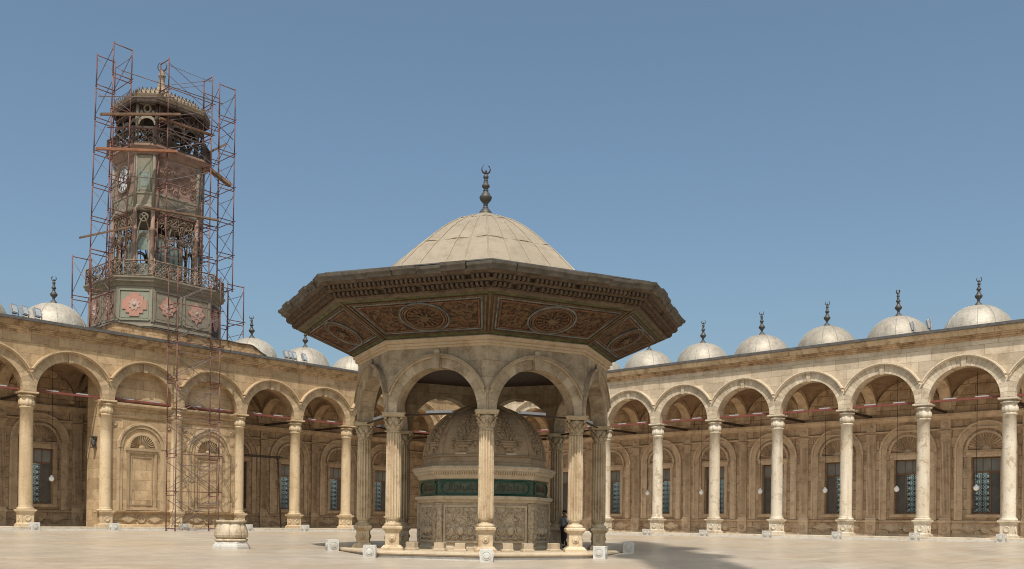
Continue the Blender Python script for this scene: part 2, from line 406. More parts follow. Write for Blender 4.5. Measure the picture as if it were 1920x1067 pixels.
def column_parts(cm, root):
    sh = MB()
    sh.lathe([(.455,1.175),(.465,1.20),(.46,1.25),(.40,1.285),(.39,1.30),(.405,1.32),(.365,1.36),(.362,1.4),(.36,3.2),(.352,5.4),(.338,6.86),(.37,6.88),(.385,6.93),(.37,6.98),(.335,7.0)], 32)
    col = sh.build('column', cm, root)
    p = MB()
    p.box(-.44,.44,-.44,.44,.21,.36)
    p.rings([[(a*h,b*h,z) for a,b in ((-1,-1),(1,-1),(1,1),(-1,1))] for h,z in ((.40,.36),(.37,.41),(.345,.43),(.345,.95),(.36,.965),(.36,.99),(.43,1.085),(.455,1.10),(.455,1.175))], True, True, True)
    for a in range(4):
        q = Matrix.Rotation(a*PI/2, 3, 'Z'); d = MB()
        d.lathe([(.001,.03),(.13,.032),(.15,.045),(.165,.03),(.175,0)][::-1] , 20)
        d.xf(lambda v: q @ Vector((v.x, -.345-v.z+.002, v.y+.69)))
        p.add(d.v, d.f, True)
        for sx in (-1,1):
            r = MB(); r.box(-.02,.02,-.362,-.346,.46,.93)
            r.xf(lambda v: q @ Vector((v.x+sx*.3, v.y, v.z))); p.add(r.v, r.f)
    p.build('pedestal', cm, col)
    c = MB()
    c.lathe([(.34,7.0),(.40,7.06),(.415,7.16),(.41,7.26),(.375,7.36),(.35,7.44),(.365,7.5)], 48, mod=lambda a: .97+.09*abs(math.sin(a*6)))
    c.lathe([(.365,7.5),(.46,7.54),(.47,7.58),(.40,7.60),(.36,7.62),(.36,7.68)], 32, mod=lambda a: 1+.03*math.cos(a*12))
    for h, z0, z1 in ((.41,7.68,7.71),(.48,7.71,7.80),(.40,7.80,7.83)):
        c.box(-h,h,-h,h,z0,z1)
    c.build('capital', cm, col)
    return col

def ring_mesh(ri, re, half, yf, keyproud=.1, nv=23, gap=.012, molding=True, z0=0.0, spr=SPR, mp=.15):
    """voussoirs, cornered off where two arches meet"""
    mb = MB()
    def rout(t): return min(re, (half-.004)/max(1e-4, abs(math.cos(t))))
    for i in range(nv):
        t0 = PI*i/nv; t1 = PI*(i+1)/nv
        key = i == nv//2
        g = gap/ri/2; a0 = t0+g; a1 = t1-g
        rr0 = ri-(.05 if key else 0); y0 = yf-(keyproud if key else 0)
        n = 3; inner = []; outer = []
        for j in range(n+1):
            t = a0+(a1-a0)*j/n
            inner.append((rr0*math.cos(t), rr0*math.sin(t))); ro = rout(t)+(0.0 if not key else 0)
            outer.append((ro*math.cos(t), ro*math.sin(t)))
        poly = inner+outer[::-1]
        mb.prism([(x, y0, spr+z) for x, z in poly], (0, -.0 + .34 + (keyproud if key else 0), 0))
    if molding:
        for r0, r1, yo in ((re-.08, re-.015, yf-mp*.6), (re-.015, re+.06, yf-mp)):
            pts = []
            n = 48
            for j in range(n+1):
                t = PI*j/n
                if abs(r1*math.cos(t)) < half-.01: pts.append(t)
            rs = []
            for t in pts:
                c, s = math.cos(t), math.sin(t)
                rs.append([(r0*c, yf-.002, spr+r0*s), (r0*c, yo, spr+r0*s), (r1*c, yo, spr+r1*s), (r1*c, yf+.1, spr+r1*s)])
            mb.rings(rs, True, True, True)
    return mb

def arch_wall(ks, half_pier, y0, y1, ztop, ri=RI):
    """wall standing on the capitals of columns ks, with an arch over each bay"""
    mb = MB(); n = 28
    for a, b in zip(ks[:-1], ks[1:]):
        xa, xb = a*B, b*B; cx = (xa+xb)/2; r = min(ri, (xb-xa)/2-.36)
        prev = None
        xs = [xa]+[cx-r*math.cos(PI*j/n) for j in range(n+1)]+[xb]
        zs = [SPR]+[SPR+r*math.sin(PI*j/n) for j in range(n+1)]+[SPR]
        for i in range(len(xs)-1):
            A, C = (xs[i], zs[i]), (xs[i+1], zs[i+1])
            q = [(A[0],y0,A[1]),(C[0],y0,C[1]),(C[0],y0,ztop),(A[0],y0,ztop)]
            mb.add(q, [(0,1,2,3)])
            q = [(A[0],y1,A[1]),(C[0],y1,C[1]),(C[0],y1,ztop),(A[0],y1,ztop)]
            mb.add(q, [(3,2,1,0)])
            mb.add([(A[0],y0,A[1]),(A[0],y1,A[1]),(C[0],y1,C[1]),(C[0],y0,C[1])], [(0,1,2,3)])
    xa, xb = ks[0]*B, ks[-1]*B
    mb.add([(xa,y0,ztop),(xb,y0,ztop),(xb,y1,ztop),(xa,y1,ztop)], [(0,1,2,3)])
    for x in (xa, xb):
        mb.add([(x,y0,SPR),(x,y1,SPR),(x,y1,ztop),(x,y0,ztop)], [(0,1,2,3)])
    return mb

def arch_band(mb, cx, zc, r0, r1, ya, yb, a0=0, a1=PI, n=28):
    """flat raised half ring on a wall facing -y: from ya (front) to yb (wall)"""
    rs = []
    for j in range(n+1):
        t = a0+(a1-a0)*j/n; c, s = math.cos(t), math.sin(t)
        rs.append([(cx+r0*c,yb,zc+r0*s),(cx+r0*c,ya,zc+r0*s),(cx+r1*c,ya,zc+r1*s),(cx+r1*c,yb,zc+r1*s)])
    mb.rings(rs, True, True, True)
def shell(mb, cx, zc, r, y):
    n = 17; m = 6
    for i in range(n):
        t0 = PI*i/n; t1 = PI*(i+1)/n; tm = (t0+t1)/2
        rs = []
        for j in range(m):
            q = r*(.26+.74*j/(m-1)); d = .02+.13*(j/(m-1))**.8
            rs.append([(cx+q*math.cos(t0), y+.05-d*.15, zc+q*math.sin(t0)), (cx+q*math.cos(tm), y-d, zc+q*math.sin(tm)), (cx+q*math.cos(t1), y+.05-d*.15, zc+q*math.sin(t1))])
        mb.rings(rs, True, False, True)
    rs = [[(cx+.26*r*math.cos(PI*j/10)*q, y-.10*math.sqrt(1-min(1,q*q*.98)), zc+.26*r*math.sin(PI*j/10)*q) for j in range(11)] for q in (1.02,.9,.7,.4,.05)]
    mb.rings(rs, False, False, False, True)

def niche_mesh(window=True):
    """surround of one blind arch on the back wall; wall surface is y=0, local x centred, z absolute"""
    mb = MB(); zc = WZ1+.42; W = WHW
    # broad arch and its jambs
    arch_band(mb, 0, zc, 1.28, 1.62, -.06, .02); arch_band(mb, 0, zc, 1.625, 1.74, -.13, .02)
    for s in (-1,1):
        x0, x1 = sorted((s*1.28, s*1.62)); mb.box(x0, x1, -.06, .02, 1.22, zc-.002)
        x0, x1 = sorted((s*1.625, s*1.74)); mb.box(x0, x1, -.10, .02, 1.22, zc-.002)
    arch_band(mb, 0, zc, 1.0, 1.14, -.11, .02)
    # lintel
    mb.box(-1.18,1.18,-.16,.02,WZ1+.30,zc-.003); mb.box(-1.08,1.08,-.10,.02,WZ1+.12,WZ1+.298)
    # frame
    for s in (-1,1):
        x0, x1 = sorted((s*(W+.004), s*(W+.22))); mb.box(x0, x1, -.09, .02, WZ0-.05, WZ1+.118)
    mb.box(-W,W,-.09,.02,WZ1+.002,WZ1+.118)
    mb.box(-1.05,1.05,-.14,.02,WZ0-.22,WZ0-.052)
    return mb
def shell_mesh():
    mb = MB(); shell(mb, 0, WZ1+.425, .98, 0); return mb
def pilaster_mesh():
    mb = MB(); w = .29
    mb.box(-.37,.37,-.20,0,.21,.34); mb.box(-.34,.34,-.16,0,.342,1.06); mb.box(-.38,.38,-.21,0,1.062,1.20)
    mb.box(-.33,.33,-.15,0,1.202,1.34)
    mb.box(-w,w,-.08,0,1.342,6.1)
    for i in range(7):
        x = -w+.04+i*(2*w-.08)/6; mb.box(x-.022,x+.022,-.115,-.081,1.55,5.95)
    mb.box(-.31,.31,-.14,0,6.102,6.2); mb.box(-.29,.29,-.11,0,6.202,6.48); mb.box(-.36,.36,-.18,0,6.482,6.62)
    mb.box(-.30,.30,-.13,0,6.75,7.28)
    d = MB(); d.lathe([(.17,0),(.16,.03),(.10,.035),(.08,.02),(.001,.02)], 16)
    d.xf(lambda v: Vector((v.x, -.161-v.z, v.y+.7))); mb.add(d.v, d.f, True)
    d = MB(); d.lathe([(.13,0),(.12,.03),(.07,.035),(.001,.05)], 14)
    d.xf(lambda v: Vector((v.x, -.131-v.z, v.y+7.0))); mb.add(d.v, d.f, True)
    return mb
def dado_mesh(x0, x1):
    """raised lozenges and rounds of the base course between two pilasters"""
    mb = MB(); c = (x0+x1)/2; h = .3
    def loz(cx, w):
        for s, q in ((1.0,.05),(.7,.105)):
            P = [(cx-w*s,0,.70),(cx,0,.70-h*s),(cx+w*s,0,.70),(cx,0,.70+h*s)]
            mb.prism([(p[0],0.0,p[2]) for p in P], (0,-q,0))
    n = 2 if x1-x0 > 3 else 1
    if n == 2:
        L = (x1-x0)/2
        loz(x0+L*.5+.02, L*.36); loz(x1-L*.5-.02, L*.36)
        d = MB(); d.lathe([(.27,0),(.25,.08),(.2,.09),(.17,.04),(.001,.07)], 20); d.xf(lambda v: Vector((c+v.x,-v.z,v.y+.70))); mb.add(d.v, d.f, True)
    else: loz(c, (x1-x0)*.36)
    return mb
def window_parts(root, x, y, flip):
    f = MB(); W = WHW
    for s in (-1,1):
        a, b = sorted((s*W, s*(W-.07))); f.box(a,b,-.05,.05,WZ0,WZ1)
    f.box(-W+.07,W-.07,-.05,.05,WZ1-.07,WZ1); f.box(-W+.07,W-.07,-.05,.05,WZ0,WZ0+.08); f.box(-W+.07,W-.07,-.06,.05,4.02,4.12)
    sp = .2 if flip else -.2
    f.box(sp-.035,sp+.035,-.05,.05,WZ0+.08,4.02)
    for q in (-.23,.23): f.box(q-.02,q+.02,-.03,.03,4.12,WZ1-.07)
    win = f.build('window', M['frame'], root, loc=(x, y, 0))
    t = MB(); t.box(-W+.07,W-.07,-.008,.008,4.12,WZ1-.07); t.build('transom_pane', M['pane'], win)
    s = -1 if flip else 1
    c = MB(); a, b = sorted((sp-s*.035, -s*(W-.07))); c.box(a,b,-.008,.008,WZ0+.08,4.02)
    for zz in (2.4,3.2): c.box(a,b,-.025,.025,zz-.02,zz+.02)
    c.build('glass_casement', M['glass'], win)
    g = MB(); a, b = sorted((sp+s*.035, s*(W-.07))); w = b-a; m = (a+b)/2
    def ring(cx, cz, r, th=.018): g.tube([(cx+r*math.cos(2*PI*j/12), .12, cz+r*math.sin(2*PI*j/12)) for j in range(12)], th, 4, True)
    nrow = 7; h = (4.02-WZ0-.08)/nrow
    for i in range(nrow):
        cz = WZ0+.08+h*(i+.5)
        ring(m, cz, .14); ring(m, cz, .06); ring(m-w/2, cz+h/2, .1); ring(m+w/2, cz+h/2, .1)
        for q in (-.3,.3): ring(m+q, cz, .09)
        g.tube([(a,.12,cz-h/2),(b,.12,cz-h/2)], .016, 4)
        g.tube([(m-.1,.12,cz-.1),(m-w/2,.12,cz-h/2)], .016, 4); g.tube([(m+.1,.12,cz-.1),(m+w/2,.12,cz-h/2)], .016, 4)
        g.tube([(m-.1,.12,cz+.1),(m-w/2,.12,cz+h/2)], .016, 4); g.tube([(m+.1,.12,cz+.1),(m+w/2,.12,cz+h/2)], .016, 4)
    for q in (a,m,b): g.tube([(q,.12,WZ0),(q,.12,4.02)], .017, 4)
    g.build('window_grille', M['grille'], win)
    return win

def vault_mesh(x0, x1, y0, y1):
    mb = MB(); n = 20; cx=(x0+x1)/2; cy=(y0+y1)/2; hx=(x1-x0)/2; hy=(y1-y0)/2
    def zz(x, y):
        u = min(1, abs((x-cx)/hx)); v = min(1, abs((y-cy)/hy))
        return SPR+.02+max(1.95*math.sqrt(max(0,1-u*u)), 1.95*math.sqrt(max(0,1-v*v)))
    def sp(i, a, b): return (a+b)/2-(b-a)/2*math.cos(PI*i/n)
    mb.v = [(sp(i,x0,x1), sp(j,y0,y1), zz(sp(i,x0,x1), sp(j,y0,y1))) for j in range(n+1) for i in range(n+1)]
    for j in range(n):
        for i in range(n):
            mb.f.append((j*(n+1)+i, (j+1)*(n+1)+i, (j+1)*(n+1)+i+1, j*(n+1)+i+1)); mb.sm.append(False)
    return mb
def rib_mesh():
    """arch across the gallery from a column to the back wall"""
    mb = MB(); y0, y1 = .37, GD-.01; cy = (y0+y1)/2; r = (y1-y0)/2-.12; n = 20
    rs = []
    for j in range(n+1):
        t = PI*j/n; yy = cy-r*math.cos(t); z = SPR+r*math.sin(t)*1.0; ro = r+.34
        y2 = max(y0, min(y1, cy-ro*math.cos(t))); z2 = SPR+ro*math.sin(t)+.01
        rs.append([(-.32,yy,z),(.32,yy,z),(.32,y2,z2),(-.32,y2,z2)])
    mb.rings(rs, True, True, True)
    return mb
CORN = [(-.355,11.14),(-.36,11.05),(-.42,11.07),(-.44,11.13),(-.43,11.14),(-.43,11.17),(-.51,11.18),(-.53,11.24),(-.52,11.25),(-.52,11.28),(-.60,11.29),(-.62,11.345),(-.60,11.355),(.2,11.355)]
FASC = [(-.355,11.36),(-.66,11.36),(-.70,11.40),(-.84,11.58),(-.9,11.60),(-.9,11.66),(.2,11.66)]
CORN = [(y if y > -.36 else -.36+(y+.36)*.78, z) for y, z in CORN]; FASC = [(y if y > -.36 else -.36+(y+.36)*.78, z) for y, z in FASC]
def cornice_mesh(prof, x0, x1, wmin, wmax):
    mb = MB(); x = x0
    while x < x1-.01:
        w = min(random.uniform(wmin,wmax), x1-x)
        if x1-x-w < .3: w = x1-x
        d = random.uniform(-.015,.015)
        mb.extr([(yy+(d if yy < -.4 else 0), z) for yy, z in prof], x+.006, x+w-.006)
        x += w
    return mb

def arcade(side, k0, k1, cor, infill=None):
    e, p = (EL, PL) if side == 'L' else (ER, PR)
    root = thing('arcade_gallery',
        'arcaded gallery of honey coloured columns running behind the scaffolded clock tower' if side == 'L' else
        'arcaded gallery of pale columns with red tie beams and silver domes, right of the kiosk',
        'arcade', (p.x, p.y, 0), math.atan2(e.y, e.x))
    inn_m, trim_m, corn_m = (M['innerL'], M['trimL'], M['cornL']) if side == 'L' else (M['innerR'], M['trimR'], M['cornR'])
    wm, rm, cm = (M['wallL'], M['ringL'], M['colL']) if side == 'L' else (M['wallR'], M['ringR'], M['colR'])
    lo, hi = (k0, cor) if side == 'L' else (cor, k1)
    xlo, xhi = lo*B, hi*B
    # platform and step
    pa, pb = (xlo, xhi-.752) if side == 'L' else (xlo-.75, xhi)
    bk = GD+.6
    f = MB(); f.box(pa if side == 'L' else xlo-GD-.6, pb, -.75, bk, -.3, .21)
    f.build('platform', M['whitew'], root, bevel=.02)
    s = MB(); s.box(pa if side == 'L' else xlo-1.0, (xhi-1.003) if side == 'L' else xhi, -1.0, -.752, -.3, .085)
    s.build('step', M['white'], root, bevel=.01)
    # arch wall
    ks = [k for k in range(math.ceil(k0), math.floor(k1)+1)]
    if side == 'L': wks = ks+[cor]
    else: wks = [cor]+ks
    arch_wall(wks, .36, -.36, .36, 11.3).build('arch_wall', wm, root)
    proto = None
    for a, b in zip(wks[:-1], wks[1:]):
        cx = (a+b)/2*B; half = (b-a)*B/2
        if abs(b-a-1) < .01:
            if proto is None: proto = o = ring_mesh(RI, RE, B/2, -.42, gap=.010 if side == 'R' else .006, nv=25, keyproud=.07, mp=.24 if side == 'L' else .19).build('arch_ring', rm, root)
            else: o = copy_tree(proto, root)
        else:
            ri = min(RI, half-.36); o = ring_mesh(ri, ri+.57, half, -.42).build('arch_ring', rm, root)
        o.location = (cx, 0, 0)
    ca, cb = (xlo, xhi-.37) if side == 'L' else (xlo+.37, xhi)
    cornice_mesh(CORN, ca, cb, 1.4, 2.6).build('cornice', corn_m, root)
    cornice_mesh(FASC, ca, cb, .7, 1.3).build('fascia', M['fas'+side], root)
    ld = MB()
    x = ca
    while x < cb-.01:
        w = min(2.4, cb-x); j = random.uniform(0,.02)
        ld.extr([(-.845-j,11.665),(-.86-j,11.82),(.3,11.9),(.3,11.665)], x+.002, x+w-.002); x += w
    ld.build('lead_flashing', M['lead'], root)
    rf = MB(); ra, rb = (xlo, xhi+.2) if side == 'L' else (xlo-GD-.6, xhi)
    rf.box(ra, rb, .302, GD+.6, 11.45, 11.72); rf.build('roof', M['whitew'], root)
    # columns
    pc = None
    for k in ks:
        if pc is None: pc = c = column_parts(cm, root)
        else: c = copy_tree(pc, root)
        c.location = (k*B, 0, 0); c.rotation_euler = (0,0,random.choice((0,1,2,3))*PI/2)
    # corner pier
    cp = MB(); q = cor*B; cp.box(q-.42,q+.42,-.42,.42,.21,SPR-.003)
    if side == 'L': cp.build('corner_pier', wm, root)
    # back wall with window openings
    bw = MB(); y0, y1 = GD, GD+.55
    ba, bb = (xlo-.5, xhi+GD) if side == 'L' else (xlo-GD, xhi+.5)
    bays = [k for k in range(math.floor(lo)-1, math.ceil(hi)+1) if k*B > ba-.1 and (k+1)*B < bb+.1]
    def blocked(k): return infill and infill[0] <= k < infill[1]
    holes = [(k+.5)*B for k in bays if not (side == 'L' and k > 6 or side == 'R' and k < -4)]
    x = ba
    for h in holes:
        bw.box(x, h-WHW, y0, y1, .2, 11.4)
        bw.box(h-WHW, h+WHW, y0, y1, .2, WZ0); bw.box(h-WHW, h+WHW, y0, y1, WZ1, 11.4)
        x = h+WHW
    bw.box(x, bb, y0, y1, .2, 11.4)
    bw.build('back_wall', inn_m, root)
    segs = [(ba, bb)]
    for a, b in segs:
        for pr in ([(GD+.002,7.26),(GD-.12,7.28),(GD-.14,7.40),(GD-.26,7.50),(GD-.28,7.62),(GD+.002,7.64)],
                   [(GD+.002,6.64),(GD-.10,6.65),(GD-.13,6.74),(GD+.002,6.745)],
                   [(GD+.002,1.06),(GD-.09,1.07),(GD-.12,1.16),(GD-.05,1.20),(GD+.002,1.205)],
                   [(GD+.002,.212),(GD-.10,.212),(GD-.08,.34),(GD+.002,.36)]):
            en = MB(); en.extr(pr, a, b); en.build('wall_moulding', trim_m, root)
    first = {}
    def rep(key, make, mat, loc):
        if key not in first: first[key] = o = make().build(key, mat, root)
        else: o = copy_tree(first[key], root)
        o.location = loc; return o
    wp = {}
    for i, k in enumerate(bays):
        x = (k+.5)*B
        if side == 'L' and k > 6 or side == 'R' and k < -4: continue
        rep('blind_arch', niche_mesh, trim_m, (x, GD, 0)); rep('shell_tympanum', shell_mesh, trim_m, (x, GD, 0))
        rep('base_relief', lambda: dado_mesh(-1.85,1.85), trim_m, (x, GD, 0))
        fl = (side == 'L') or k == 4
        if fl not in wp: wp[fl] = window_parts(root, x, GD+.25, fl)
        else: copy_tree(wp[fl], root, (x, GD+.25, 0))
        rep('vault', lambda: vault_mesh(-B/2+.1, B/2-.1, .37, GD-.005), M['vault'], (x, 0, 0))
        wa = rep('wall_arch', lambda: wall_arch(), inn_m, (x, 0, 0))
        dm = rep('roof_dome', dome_mesh, M['dome'], (x, 2.1, 11.6)) if ((side == 'L' and k < 7) or (side == 'R' and k > -5)) and not blocked(k) else None
        if dm and not kids(dm):
            finial_mesh(.80).build('finial', M['iron'], dm, loc=(0,0,1.86), rot=(0,0,-math.atan2(e.y, e.x)))
    for k in range(math.floor(lo)-1, math.ceil(hi)+2):
        if ba < k*B < bb:
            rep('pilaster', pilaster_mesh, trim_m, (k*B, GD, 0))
            if ks[0] <= k <= ks[-1] and not (infill and infill[0] <= k <= infill[1]):
                rep('cross_arch', rib_mesh, trim_m, (k*B, 0, 0))
                rep('cross_beam', lambda: cross_beam(), M['darkwood'], (k*B, 0, 0))
    for a, b in zip(ks[:-1], ks[1:]):
        o = rep('tie_beam', tie_mesh, M['redbeam'], ((a+b)/2*B, 0, 0))
        if not kids(o):
            for s in (-1,1):
                t = MB(); t.box(-.34,.34,-.03,.07,SPR+.15,SPR+.21); t.build('tube_light', M['tubew'], o, loc=(s*.85,0,0))
    return root
def wall_arch():
    mb = MB(); arch_band(mb, 0, SPR, 1.72, 2.02, GD-.14, GD+.01); return mb
def cross_beam():
    mb = MB(); mb.box(-.06,.06,.46,GD-.16,SPR-.20,SPR-.05); return mb
def tie_mesh():
    mb = MB(); mb.box(-B/2+.37,B/2-.37,-.05,.07,SPR+.03,SPR+.148); return mb
def dome_mesh():
    mb = MB(); r = 1.88; H = 1.90; n = 48
    prof = [(r+.03,0),(r+.02,.12)]+[(r*math.cos(PI/2*i/14), .12+(H-.12)*math.sin(PI/2*i/14)) for i in range(0,14)]+[(.06,H)]
    mb.lathe(prof, n)
    for j in range(12):
        a = 2*PI*(j+.5)/12
        mb.tube([((r+.004)*math.cos(PI/2*i/12)*math.cos(a), (r+.004)*math.cos(PI/2*i/12)*math.sin(a), .12+(H-.115)*math.sin(PI/2*i/12)) for i in range(0,12)], .02, 5)
    return mb

left = arcade('L', -2, 7, LCOR, (1, 3))
right = arcade('R', -3, 7, RCOR)

# --- clock tower base walling between columns 1 and 3 of the left arcade
def tower_base():
    xa, xb = 1*B-.42, 3*B+.30
    w = MB(); w.box(xa, xb, -.06, 1.5, .212, SPR-.36)
    w.box(xa, xb, .10, 1.5, SPR-.36, 11.3)
    w.build('infill_wall', M['wallL'], left)
    t = MB(); t.extr([(-.06,7.28),(-.16,7.30),(-.18,7.40),(-.27,7.46),(-.33,7.60),(-.33,7.70),(-.06,7.76)], xa-.1, xb+.05); t.build('wall_moulding', M['wallL'], left)
    t = MB(); t.extr([(-.06,6.86),(-.12,6.88),(-.16,6.97),(-.06,6.99)], xa-.05, xb+.03); t.build('wall_moulding', M['wallL'], left)
    t = MB(); t.extr([(-.06,1.02),(-.18,1.06),(-.26,1.14),(-.30,1.16),(-.30,1.20),(-.06,1.22)], xa-.12, xb+.06); t.build('wall_moulding', M['wallL'], left)
    t = MB(); t.extr([(-.06,.214),(-.22,.214),(-.18,.36),(-.06,.40)], xa-.08, xb+.05); t.build('wall_moulding', M['wallL'], left)
    for k in (1,2):
        x = (k+.5)*B; zc = 5.05
        o = MB()
        arch_band(o, x, zc, 1.22, 1.42, -.14, -.05); arch_band(o, x, zc, 1.425, 1.56, -.20, -.05)
        for s in (-1,1):
            a, b = sorted((x+s*1.22, x+s*1.42)); o.box(a,b,-.11,-.05,1.24,zc-.003)
            a, b = sorted((x+s*1.425, x+s*1.56)); o.box(a,b,-.16,-.05,1.24,zc-.003)
        arch_band(o, x, zc, .80, .93, -.19, -.05)
        o.box(x-1.02,x+1.02,-.22,-.05,zc-.16,zc-.004); o.box(x-.95,x+.95,-.16,-.05,zc-.32,zc-.162)
        for s in (-1,1):
            a, b = sorted((x+s*.80, x+s*.94)); o.box(a,b,-.15,-.05,1.40,zc-.322)
        o.box(x-1.0,x+1.0,-.15,-.05,1.25,1.398)
        for (x0,x1,z0,z1) in ((-.70,-.63,1.55,4.55),(.63,.70,1.55,4.55),(-.63,.63,1.55,1.62),(-.63,.63,4.48,4.55)):
            o.box(x+x0,x+x1,-.10,-.05,z0,z1)
        for s in (-1,1):
            d = MB(); d.lathe([(.15,0),(.14,.05),(.09,.06),(.06,.03),(.001,.05)], 16); d.xf(lambda v: Vector((x+s*1.72+v.x,-.06-v.z,v.y+6.45))); o.add(d.v,d.f,True)
        o.build('blind_arch', M['ringL'], left)
        sh = MB(); shell(sh, x, zc, .79, -.06); sh.build('shell_tympanum', M['ringL'], left)
        dr = dado_mesh(-1.75,1.75); dr.build('base_relief', M['ringL'], left, loc=(x,-.06,0))
    # raised parapet over the base with swept ends
    p = MB(); za = 11.86; zb = 12.38
    x0, x1 = 1*B+.2, 3*B+.25
    def prof(s, x): return [(x+s*(-1.3+1.3*j/8), za+(zb-za)*(.5-.5*math.cos(PI*j/8))) for j in range(9)]
    pts = prof(1, x0)+[(x, zb+random.uniform(-.05,.03)) for x in [x0+(x1-x0)*i/11 for i in range(1,11)]]+prof(-1, x1)[::-1]
    poly = [(x0-1.3, za-.02)]+pts[1:-1]+[(x1+1.3, za-.02)]
    p.prism([(x,-.80,z) for x,z in poly], (0,.62,0))
    p.build('parapet', M['corn'], left)
    l2 = MB()
    for a, b in zip(pts[:-1], pts[1:]):
        l2.add([(a[0],-.89,a[1]+.01),(b[0],-.89,b[1]+.01),(b[0],-.14,b[1]+.03),(a[0],-.14,a[1]+.03),(a[0],-.89,a[1]+.05),(b[0],-.89,b[1]+.05),(b[0],-.14,b[1]+.06),(a[0],-.14,a[1]+.06)],
               [(0,3,2,1),(4,5,6,7),(0,1,5,4),(1,2,6,5),(2,3,7,6),(3,0,4,7)])
    l2.build('parapet_flashing', M['lead'], left)
tower_base()

# --- small iron bracket on the side of the tower base, timbers in the next open bay
br = MB(); bx = 1*B-.43
br.box(bx-.30,bx,.10,.42,5.55,5.61); br.lathe([(.05,0),(.11,.08),(.14,.25),(.10,.42),(.05,.50),(.09,.55)], 12, (bx-.16,.26,5.0)); br.box(bx-.28,bx,.14,.38,4.93,4.99)
br.build('wall_bracket', M['iron'], left)
def timbers():
    a = loc2('L', 3.15, 1.7); b = loc2('L', 3.98, 1.7)
    r = thing('timber_rail', 'dark timber rail and leaning pole inside the open bay right of the clock tower', 'timber frame', (a.x,a.y,.21), math.atan2(EL.y,EL.x))
    L = (b-a).length
    m = MB(); m.box(0,L,-.05,.05,4.95,5.12); m.build('rail', M['darkwood'], r)
    p = MB(); p.tube([(L-.12,.10,5.15),(L+.22,.12,0)], .05, 8); p.build('pole', M['darkwood'], r)
    p = MB(); p.tube([(.06,.10,5.15),(.02,.10,0)], .05, 8); p.build('pole', M['darkwood'], r)
timbers()

# --- hanging lamps in the galleries
def lamps():
    proto = None
    spots = [('L', .5, 'round white globe lamp beside a latticed window, far left of the clock tower'),
             ('R', -.5, 'round white globe lamp hanging left of the first pale column clear of the kiosk'),
             ('R', .5, 'globe lamp hanging between the first and second pale columns right of the kiosk'),
             ('R', 1.5, 'round white globe lamp hanging just left of the third pale column right of the kiosk'),
             ('R', 2.5, 'round white globe lamp hanging between the third and fourth pale columns right of the kiosk'),
             ('R', 3.5, 'round white globe lamp hanging before the window third from the right edge'),
             ('R', 4.5, 'round white globe lamp hanging in the rightmost whole arch of the pale gallery')]
    for s, k, lab in spots:
        q = loc2(s, k, 2.1)
        if proto is None:
            g = MB(); g.lathe([(.02,-.155),(.09,-.13),(.14,-.07),(.155,0),(.14,.07),(.09,.13),(.05,.15),(.05,.2),(.02,.21)], 16)
            o = g.build('hanging_lamp', M['globe'])
            c = MB(); c.tube([(0,0,.205),(0,0,6.72)], .014, 6); c.build('cord', M['black'], o)
            proto = o
        else: o = copy_tree(proto)
        o.location = (q.x, q.y, 3.05)
        tag(o, lab, 'lamp', 'globe lamps hanging in the galleries')
lamps()
for fo in [o for o in bpy.data.objects if o.name.startswith('finial')]:
    fo.rotation_euler.x += random.uniform(-.03,.03); fo.rotation_euler.y += random.uniform(-.03,.03); fo.rotation_euler.z += random.uniform(-.5,.5)

# --- floodlights on the cornices
def floods():
    root = thing('floodlight', '', 'floodlight', (0,0,0), 0, 'floodlights on the cornices')
    h = MB(); h.box(-.21,.21,-.08,.08,.14,.62); h.box(-.24,.24,-.1,-.081,.11,.65)
    hs = h.build('housing', M['alum'], root, bevel=.01); hs.rotation_euler = (R_(-16),0,0)
    g = MB(); g.box(-.18,.18,-.112,-.101,.19,.58); g.build('lens', M['fglass'], hs)
    b = MB(); b.box(-.26,-.24,-.03,.03,.02,.4); b.box(.24,.26,-.03,.03,.02,.4); b.box(-.26,.26,-.06,.06,0,.02); b.build('bracket', M['alum'], root)
    spots = [('L',28,'grey floodlight on the cornice at the far left, first of three before the dome'),
             ('L',48,'smaller looking grey floodlight in the middle of three on the far left cornice'),
             ('L',72,'grey floodlight on the far left cornice, right one of three, in front of the dome'),
             ('L',538,'grey floodlight on the cornice left of the kiosk roof, leftmost of four'),
             ('L',545,'grey floodlight overlapping its left neighbour on the cornice beside the kiosk roof'),
             ('L',553,'grey floodlight third of four before the dome left of the kiosk roof'),
             ('L',572,'grey floodlight in front of the dome left of the kiosk roof, rightmost of four'),
             ('R',1714,'grey floodlight on the right cornice, before the second dome from the right'),
             ('R',1745,'grey floodlight on the right cornice, between the last two domes')]
    for i, (s, px, lab) in enumerate(spots):
        k = k_at(s, px, -.62, 12.2); q = loc2(s, k, -.62)
        o = root if i == 0 else copy_tree(root)
        o.location = (q.x, q.y, 11.85)
        a = math.atan2(EL.y, EL.x) if s == 'L' else math.atan2(ER.y, ER.x)
        o.rotation_euler = (0,0,a+(R_(25) if s == 'L' else R_(118))+random.uniform(-.1,.1))
        o['label'] = lab
floods()

